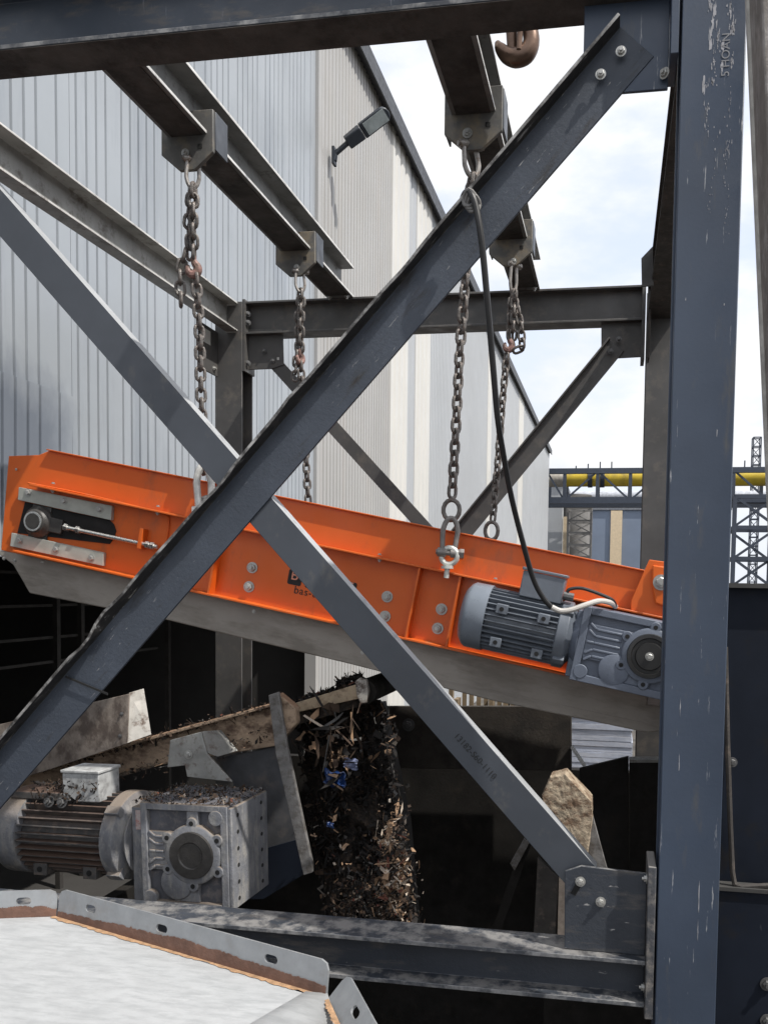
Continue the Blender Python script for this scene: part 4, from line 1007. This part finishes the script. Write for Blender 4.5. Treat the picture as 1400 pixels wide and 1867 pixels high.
b.add(gv, [(j*(nu+1)+i, j*(nu+1)+i+1, (j+1)*(nu+1)+i+1, (j+1)*(nu+1)+i) for j in range(nv) for i in range(nu)])
b.cur = 0
core = [pY(566, 1300, 4.1), pY(680, 1290, 4.1), pY(728, 1520, 4.0), pY(745, 1720, 3.9), pY(620, 1720, 3.9), pY(595, 1500, 4.0)]
b.ext(core, (0, .25, 0))
tag(b.build('waste_pile', WM), 'dark pile of shredded refuse falling from the waste conveyor, its sunlit patch at right put into paler scraps', 'waste', kind='stuff')
def bag(px, py, Y, sz, name, label, cat, m, grp=None):
    bb = MB(); c0 = pY(px, py, Y); n = 9; vs = []; fs = []
    for i in range(n):
        for j in range(n):
            u_, v_ = i/(n-1)-.5, j/(n-1)-.5
            k = noise.noise(V((u_*4+px, v_*4, 1.3)))*.5; k2 = noise.noise(V((u_*5, v_*5+py, 7.)))*.3
            vs.append(c0+V((u_*sz*(1.3+k2), k*sz*.8-abs(u_)*.3*sz, v_*sz*(.9+k)+k2*sz*.5-u_*sz*.2)))
    for i in range(n-1):
        for j in range(n-1): q = i*n+j; fs.append((q, q+n, q+n+1, q+1))
    bb.add(vs, fs); o = bb.build(name, m); so = o.modifiers.new('t', 'SOLIDIFY'); so.thickness = .002
    return tag(o, label, cat, grp)
blue_b = mat('blue film', (.007, .026, .10), .35, var=.3, vs=20, coat=.3)
bag(612, 1420, 3.40, .070, 'plastic_bag', 'large crumpled blue plastic bag caught in the dark waste', 'bag', blue_b)
bag(640, 1393, 3.42, .045, 'plastic_bag', 'pale blue and white wrapper lying just above the large blue bag', 'wrapper', mat('pale film', (.13, .15, .24), .35, var=.4, vs=25))
bag(602, 1505, 3.30, .022, 'plastic_bag', 'tiny blue plastic scrap low in the dark waste', 'scrap', blue_b)

# ================================================================== DARK CHUTES AND PLATES
dp = empty('chute_plate', pY(860, 1345, 4.8), 'dark brown steel plate with a round bolt spanning behind the diagonal brace', 'plate')
b = MB(); b.ext(pg([(688, 1288), (1042, 1288), (1042, 1406), (760, 1402), (688, 1400)], 4.8), (0, .03, 0)); cpl = b.build('plate', brown_pl, dp, bevel=.004)
bolt(cpl, pY(745, 1322, 4.795), (0, -1, 0), .026, BOLTD)
bk = empty('chute_wall', (-.5, 5.05, GROUND), 'near black chute wall, deep shade put into its colour, behind the falling waste', 'wall')
b = MB(); b.span((-2.3, 5.0, GROUND), (.16, 5.06, pY(860, 1395, 5.0).z)); b.build('back_wall', black_pl, bk)  # near black colour puts the deep shade of the pit into the walls
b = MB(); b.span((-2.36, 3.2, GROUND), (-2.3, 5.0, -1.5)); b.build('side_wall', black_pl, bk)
rp = empty('shaded_panel', pY(1130, 1480, 4.1), 'two near black steel panels standing side by side left of the right column', 'panel')
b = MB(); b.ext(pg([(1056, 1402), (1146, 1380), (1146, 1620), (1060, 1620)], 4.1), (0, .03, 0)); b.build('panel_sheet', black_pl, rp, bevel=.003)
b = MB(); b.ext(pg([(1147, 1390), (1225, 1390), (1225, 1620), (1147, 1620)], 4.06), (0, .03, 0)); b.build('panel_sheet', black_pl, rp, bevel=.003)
b = MB(); b.ext(pg([(1147, 1386), (1225, 1386), (1225, 1391), (1147, 1391)], 4.03), (0, .08, 0)); b.build('panel_lip', galv_dirty, rp)
b = MB(); b.ext(pg([(1040, 1365), (1043, 1362), (1068, 1398), (1065, 1402)], 4.12), (0, .05, 0)); b.build('edge_flange', white_m, rp)
b = MB(); q = pZ(1100, 1620, -1.6); b.span((-.30, 4.09, GROUND), (.25, 4.15, pY(1100, 1600, 4.1).z)); b.build('lower_sheet', black_pl, rp)
# concrete block
random.seed(2)
bpx = [(988, 1452), (1003, 1417), (1030, 1411), (1079, 1462), (1080, 1492), (1066, 1602), (1040, 1602), (996, 1510)]
F_ = pg(bpx, 2.96)
cen = sum(F_, V())/len(F_)
rings = []
for (k, yo) in ((.0, 0), (.6, 0), (.97, 0), (1.0, .006), (.99, .09), (.9, .16)):
    rings.append([cen.lerp(p, k)+V((0, yo, 0)) for p in F_])
bb = MB(); n = len(F_); vs = [p for r_ in rings for p in r_]; fs = []
for k in range(len(rings)-1):
    for i in range(n): fs.append((k*n+i, k*n+(i+1) % n, (k+1)*n+(i+1) % n, (k+1)*n+i)[::-1])
fs.append([(len(rings)-1)*n+i for i in range(n)])
bb.add(vs, fs)
o = bb.build('concrete_block', block_m); tag(o, 'straight sided block crusted in crumbly tan dirt behind the foot of the clean brace', 'block')
sv = o.modifiers.new('s', 'SUBSURF'); sv.levels = sv.render_levels = 3; sv.subdivision_type = 'SIMPLE'
tx = bpy.data.textures.new('rough', 'CLOUDS'); tx.noise_scale = .013
dm = o.modifiers.new('d', 'DISPLACE'); dm.texture = tx; dm.strength = .008
pr_ = empty('steel_prop', pY(1010, 1640, 3.6), 'rusty steel props leaning below the concrete block in the dark pit', 'prop')
b = MB(); b.ext(pg([(1062, 1492), (1078, 1478), (1108, 1590), (1066, 1580)], 3.0), (0, .02, 0)); b.build('flat_strip', grey_bar, pr_, bevel=.002)
b = MB(); b.ext(pg([(1019, 1592), (1035, 1600), (1032, 1712), (1016, 1710)], 3.3), (0, .03, 0)); b.build('pale_strip', mat('pale dusty strip', (.40, .33, .27), .85, var=.3, vs=30), pr_, bevel=.002)
b = MB(); b.ext(pg([(980, 1565), (1018, 1600), (1012, 1715), (972, 1715)], 3.5), (0, .03, 0)); b.build('angle_post', brownbeam, pr_, bevel=.002)
b = MB(); b.ext(pg([(955, 1530), (968, 1540), (905, 1720), (888, 1720)], 3.8), (0, .03, 0)); b.build('raking_bar', black_pl, pr_)
b = MB(); b.ext(pg([(930, 1575), (955, 1530), (966, 1535), (938, 1588)], 3.75), (0, .02, 0)); b.build('bright_edge', grey_bar, pr_)

# dark navy hopper to the right of the column
nh = empty('navy_hopper', (1.2, 3.1, GROUND), 'dark navy steel hopper standing right of the gantry column', 'hopper')
zt1 = pY(1360, 1070, 3.0).z
x0 = pY(1316, 1300, 3.0).x
b = MB(); b.span((x0, 3.0, GROUND), (2.4, 3.02, zt1)); b.span((x0, 3.02, GROUND), (x0+.02, 4.6, zt1)); b.span((2.38, 3.02, GROUND), (2.4, 4.6, zt1)); b.span((x0+.02, 4.58, GROUND), (2.38, 4.6, zt1)); b.build('wall', navy_dark, nh)
b = MB(); b.span((x0-.01, 2.965, zt1-.004), (2.42, 3.0, zt1+.012)); b.build('rim', mat('dusty rim', (.05, .049, .047), .7), nh)
b = MB(); b.tube([pY(1322, 1180, 2.95), pY(1326, 1350, 2.95), pY(1331, 1500, 2.95), pY(1335, 1590, 2.95), pY(1339, 1612, 2.95), pY(1352, 1618, 2.95), pY(1460, 1612, 2.95)], .009, 8); b.build('edge_rib', brownbeam, nh)
bolt(nh, pY(1335, 1390, 2.985), (0, -1, 0), .012, BOLTD)
zt2 = pY(1350, 1626, 2.94).z
b = MB(); b.span((pY(1312, 1700, 2.72).x-.03, 2.94, GROUND), (2.2, 2.994, zt2)); lw_ = b.build('lower_casing', navy_dark, nh, bevel=.003)
b = MB(); b.span((pY(1312, 1700, 2.72).x-.03, 2.93, zt2+.001), (2.2, 2.994, zt2+.014)); b.build('casing_ledge', mat('dusty rim', (.05, .049, .047), .7), nh)
for (x, y) in ((1398, 1795), (1398, 1862)): bolt(lw_, pY(x, y, 2.937), (0, -1, 0), .016, BOLTD)

# leaning post at the right edge
ps = empty('grey_post', pY(1400, 300, 2.2), 'rough grey brown steel post leaning past the right column', 'post')
a0, a1 = pY(1361, -60, 2.2), pY(1402, 900, 2.2)
b = MB(); dd = (a1-a0).normalized(); b.bar([(0, 0), (.16, 0), (.16, .16), (0, .16)], a0-dd*.3, a1+dd*2.6, (1, 0, 0)); b.build('post', post_m, ps, bevel=.006)
b = MB(); b.bar([(-.006, -.012), (.006, -.012), (.006, .012), (-.006, .012)], a0-dd*.3+V((.0, -.004, 0)), a1+dd*2.6+V((0, -.004, 0)), (1, 0, 0)); b.build('worn_edge', mat('worn bright edge', (.46, .45, .42), .6, var=.3, vs=20), ps)

# ================================================================== FOREGROUND HOOD
ZH = -.80
hd_ = empty('hopper_hood', pZ(250, 1800, ZH), 'weathered pale sheet metal hood with slotted flanges and a rusty seam in the foreground', 'hood')
P0, P1, P2 = pZ(-60, 1677, ZH), pZ(100, 1671, ZH), pZ(596, 1816, ZH)
P3 = pZ(625, 1880, ZH); R0, R1 = pZ(440, 1880, ZH), pZ(556, 1812, ZH)
far0 = P0+V((-.6, -.05, 0))
lowz = -.9
b = MB()
Q2 = P2; Q1 = P1
NS = 14
nearL, nearR = V((-2.0, .55, ZH)), V((-.80, .55, ZH))
vs = [far0, P0, P1, R1, R0, nearR, nearL]
b.ext(vs, (0, 0, -.006)); b.build('top_sheet', hood, hd_, bevel=.001)
b = MB(); e0 = V((P3.x+.05, .55, ZH-.16)); 
b.add([R1, P2, P3+V((.0, -.0, -.03)), e0, nearR, R0], [(0, 1, 2, 3, 4, 5)]); 
o = b.build('sloped_facet', hood, hd_); so = o.modifiers.new('t', 'SOLIDIFY'); so.thickness = .005
def slot_plate(A, B, h, slots, name, lean, m_top=galv, th=.005, rust=True, corner=.018, hw_=.017, hh=.0085):
    """upright flange from A to B with real oblong slots"""
    A, B = V(A), V(B); d = B-A; L_ = d.length; d.normalize(); up_ = (V((0, 0, 1))+V(lean)); up_ = (up_-d*up_.dot(d)).normalized(); nn = d.cross(up_).normalized()
    import bmesh as _bm
    bm = _bm.new()
    outer = [(0, 0), (L_, 0), (L_, h-corner), (L_-corner*.3, h-corner*.3), (L_-corner, h), (corner, h), (corner*.3, h-corner*.3), (0, h-corner)]
    hr_ = h*.42
    loops = [outer]
    for s in slots:
        loops.append([(s*L_+(hw_-hh)*(1 if k < 8 else -1)+hh*math.cos(R(-90+180*(k % 8)/7+(0 if k < 8 else 180))), h*.60+hh*math.sin(R(-90+180*(k % 8)/7+(0 if k < 8 else 180)))) for k in range(16)])
    edges = []
    for lp in loops:
        vv = [bm.verts.new(A+d*x+up_*z) for x, z in lp]
        for i in range(len(vv)): edges.append(bm.edges.new((vv[i], vv[(i+1) % len(vv)])))
    _bm.ops.triangle_fill(bm, use_beauty=True, edges=edges)
    me = bpy.data.meshes.new(name); inv = WORLD[hd_.name].inverted(); bm.transform(inv); bm.to_mesh(me); bm.free(); me.materials.append(m_top)
    o = bpy.data.objects.new(name, me); COL.objects.link(o); o.parent = hd_; WORLD[o.name] = WORLD[hd_.name].copy()
    so = o.modifiers.new('t', 'SOLIDIFY'); so.thickness = th; so.offset = 0
    if rust:
        bb_ = MB(); n_ = 160
        top_ = []
        for i in range(n_+1):
            t = i/n_; hh_ = h*(.20+.24*abs(noise.noise(V((t*5+3, A.x*7, 0))))+.24*max(0, math.sin(t*3.0-.1))*.8+.07*noise.noise(V((t*35, 3, 0)))+.06*noise.noise(V((t*120, 3, 0))))
            top_.append(A+d*(L_*min(.998, max(.002, t)))+up_*hh_)
        off = nn*(-.0042 if nn.y > 0 else .0042)
        poly = [A+d*.002*L_]+top_+[A+d*(.998*L_)]
        vs_ = [p+off for p in poly]
        bb_.ext(vs_[::-1], -off*.25); bb_.build('rust_stain', rust_seam, o)
    return o
slot_plate(P0+V((0, .002, 0)), P1+V((.004, .002, 0)), .062, [.62], 'flange', (0, .15, 0))
slot_plate(P1+V((.010, -.001, .0)), P2+V((.0, .0, .0)), .066, [.14, .43, .82], 'flange', (.02, .12, 0))
C0, C1 = P2+V((.006, -.006, -.004)), V((P3.x+.075, P3.y-.10, ZH-.02))
slot_plate(C0, C1, .06, [.42, .8], 'flange', (.9, .2, 0), rust=False)
# rusty seam line: a ragged flat stain with a thin bead
for (A, B) in ((P1, P2), (P2, P3)):
    b = MB(); n_ = 90; d_ = (B-A).normalized(); off_ = V((d_.y, -d_.x, 0)).normalized()
    if off_.y > 0 and A is P1: off_ = -off_
    if A is P2: off_ = V((-1, -.1, 0)).normalized()
    inner, outer = [], []
    for i in range(n_+1):
        t = i/n_; p_ = A.lerp(B, t)+V((0, 0, .0015)); wd_ = .013+.006*noise.noise(V((t*9, 1, A.x)))+.005*noise.noise(V((t*60, 4, A.x)))
        inner.append(p_); outer.append(p_+off_*max(.003, wd_))
    for i in range(n_): b.add([inner[i], inner[i+1], outer[i+1], outer[i]], [(0, 1, 2, 3)])
    b.build('rusty_seam', rust_line, hd_)
# skirt walls below so the hood has depth
b = MB(); b.ext([P0+V((0, .0, -.007)), P1+V((0, 0, -.007)), P2+V((-.005, -.004, -.007)), V((-.52, .9, ZH-.2)), V((-1.9, .9, ZH-.007))], (0, 0, -.9)); b.build('casing', galv, hd_)

# ================================================================== FAR THINGS
YP = 45.
pbg = empty('pipe_bridge', pY(1200, 880, YP), 'dark blue truss bridge carrying a yellow pipe past the end of the warehouse', 'bridge')
b = MB()
zt_, zb_ = pY(1100, 858, YP).z, pY(1100, 912, YP).z
xa, xb = pY(994, 880, YP).x, 16.
for Yq in (YP, YP+2.2):
    for z, h in ((zt_, .28), (zb_, .34)): b.span((xa, Yq, z-h/2), (xb, Yq+.25, z+h/2))
b.build('chord', truss_m, pbg)
xs = [pY(px, 885, YP).x for px in (996, 1029, 1089, 1149)]
while xs[-1] < 15: xs.append(xs[-1]+1.75)
for x in xs:
    for Yq in (YP+.02, YP+2.22):
        b = MB(); b.span((x-.09, Yq, zb_), (x+.09, Yq+.2, zt_)); b.build('truss_post', truss_m, pbg)
b = MB()
for i in range(len(xs)-1):
    lo_, hi_ = (zt_, zb_) if i % 2 == 0 or i == 1 and False else (zb_, zt_)
    b.bar([(-.05, -.05), (.05, -.05), (.05, .05), (-.05, .05)], (xs[i], YP+.12, lo_), (xs[i+1], YP+.12, hi_), (0, 1, 0))
b.build('diagonal', truss_m, pbg)
b = MB()
for px in (1050, 1072, 1094, 1115, 1358):
    p = pY(px, 850, YP); b.cyl((p.x, YP+.1, zt_), (p.x, YP+.1, zt_+.28+.1*(px % 3)), .035, 6)
b.build('antenna_stub', truss_m, pbg)
yp = empty('yellow_pipe', pY(1100, 872, YP+1.1), 'thick yellow pipe running through the truss bridge', 'pipe')
zc = pY(1100, 873, YP+1.1).z
b = MB(); b.cyl((pY(1030, 875, YP+1.1).x, YP+1.1, zc), (xb, YP+1.1, zc), .42, 24); b.build('pipe_run', yellow_m, yp)
b = MB(); b.cyl((pY(985, 875, YP+1.1).x, YP+1.1, zc-.02), (pY(1030, 875, YP+1.1).x, YP+1.1, zc), .42, 24); b.build('bare_end', mat('bare pipe end', (.40, .37, .32), .6, var=.2), yp)
b = MB()
for px in (1076, 1098): q = pY(px, 873, YP+1.1); b.cyl((q.x-.12, YP+1.1, zc), (q.x+.12, YP+1.1, zc), .47, 24)
b.build('pipe_collar', truss_m, yp)
# grey plant behind the bridge
def bldg(name, pxl, pxr, pyt, Y, depth, m, label, cat='building'):
    a_, c_ = pY(pxl, pyt, Y), pY(pxr, pyt, Y)
    r_ = empty(name, ((a_.x+c_.x)/2, Y, GROUND), label, cat)
    b = MB(); b.span((a_.x, Y, GROUND), (c_.x, Y+depth, a_.z)); b.build('walls', m, r_); b = MB(); b.span((a_.x-.15, Y-.15, a_.z+.003), (c_.x+.15, Y+depth+.15, a_.z+.25)); b.build('roof', mat('far roof', (.16, .17, .19), .8), r_)
    return r_
r_ = bldg('blue_shed', 1070, 1330, 930, 62., 20, farblue, 'blue clad shed with a cream stripe seen under the pipe bridge')
b = MB(); q0, q1 = pY(1113, 960, 61.9), pY(1134, 960, 61.9); b.span((q0.x, 61.86, GROUND), (q1.x, 61.98, pY(1113, 931, 61.9).z)); b.build('cream_stripe', cream_m, r_)
r_ = bldg('pale_annex', 1000, 1026, 884, 50., 8, wall_far, 'narrow pale clad annex beyond the warehouse end')
b = MB(); q0, q1 = pY(1026.5, 960, 50.), pY(1036, 960, 50); b.span((q0.x, 50., GROUND), (q1.x, 50.3, pY(1026, 942, 50).z)); b.build('cream_stripe', cream_m, r_)
def lattice(name, pxl, pxr, pyt, Y, dep, m, label, bays, bar_=.12, cat='tower', stairs=True):
    a_, c_ = pY(pxl, pyt, Y), pY(pxr, pyt, Y); r_ = empty(name, ((a_.x+c_.x)/2, Y, GROUND), label, cat)
    b = MB(); xs_ = (a_.x, c_.x)
    for x in xs_:
        for y in (Y, Y+dep): b.span((x-bar_/2, y-bar_/2, GROUND), (x+bar_/2, y+bar_/2, a_.z))
    b.build('leg', m, r_)
    hz = (a_.z-GROUND)/bays
    for k in range(bays+1):
        z = a_.z-k*hz; b = MB()
        for y in (Y, Y+dep): b.span((xs_[0], y-bar_*.35, z-bar_*.5), (xs_[1], y+bar_*.35, z+bar_*.5))
        for x in xs_: b.span((x-bar_*.3, Y, z-bar_*.45), (x+bar_*.3, Y+dep, z+bar_*.45))
        b.build('landing', m, r_)
    for k in range(bays):
        z = a_.z-k*hz; f_ = k % 2
        b = MB(); b.bar([(-bar_*.3, -bar_*.3), (bar_*.3, -bar_*.3), (bar_*.3, bar_*.3), (-bar_*.3, bar_*.3)], (xs_[f_], Y, z), (xs_[1-f_], Y, z-hz), (0, 1, 0)); b.build('cross_bracing', m, r_)
        b = MB(); b.bar([(-bar_*.3, -bar_*.3), (bar_*.3, -bar_*.3), (bar_*.3, bar_*.3), (-bar_*.3, bar_*.3)], (xs_[1-f_], Y+dep, z), (xs_[f_], Y+dep, z-hz), (0, 1, 0))
        b.build('cross_bracing', m, r_)
    return r_
lattice('stair_tower', 1036, 1078, 905, 48., 1.5, grey_far, 'grey lattice stair tower under the left end of the pipe bridge', 12, .10)
lattice('stair_tower', 1340, 1420, 905, 43., 2., truss_m, 'dark blue trestle tower holding the right part of the pipe bridge', 5, .2)
lattice('mast', 1374, 1388, 797, 58., .6, truss_m, 'slim lattice mast rising above the yellow pipe at the right edge', 22, .07, 'mast')
r_ = empty('process_duct', pY(1110, 905, 52), 'grey process ducts and tank shell behind the truss bridge', 'duct')
b = MB(); q = pY(1052, 903, 52.); b.cyl((q.x, 52, GROUND), (q.x, 52, q.z), .9, 20); b.build('tank_shell', grey_far, r_)
b = MB(); q = pY(1040, 905, 53.); b.cyl((q.x, 53, q.z), (12, 53, q.z), .32, 14); b.build('duct_run', mat('pale duct', (.40, .42, .46), .6), r_)
# wrapped stack and timber
st_ = empty('sheet_stack', pY(1100, 1360, 9.), 'film wrapped blue white stack of sheets seen below the orange conveyor', 'stack')
q0, q1 = pY(1040, 1318, 9.), pY(1155, 1312, 9.)
b = MB(); zt3 = pY(1100, 1290, 9.).z
n_ = 26
for k in range(n_):
    z = GROUND+.15+(zt3-GROUND-.15)*k/n_; b.span((q0.x-.2+random.uniform(-.02, .02), 9.+random.uniform(-.015, .015), z), (q1.x+random.uniform(-.02, .0), 10.2, z+(zt3-GROUND-.15)/n_*.92))
b.build('sheets', film_m, st_)
b = MB()
for k in range(3): b.span((q0.x-.2+k*.35, 9., GROUND), (q0.x-.1+k*.35, 10.2, GROUND+.15))
b.build('pallet', wood_m, st_)
tp = empty('timber_pile', pY(860, 1285, 9.5), 'pile of weathered timber glimpsed above the dark chute plate', 'timber')
b = MB()
for k in range(14):
    q = pY(800+k*13, 1262+random.uniform(-4, 16), 9.5); b.span((q.x, 9.5+random.uniform(0, .2), GROUND), (q.x+.05, 9.6+random.uniform(0, .2), q.z))
b.build('boards', wood_m, tp)
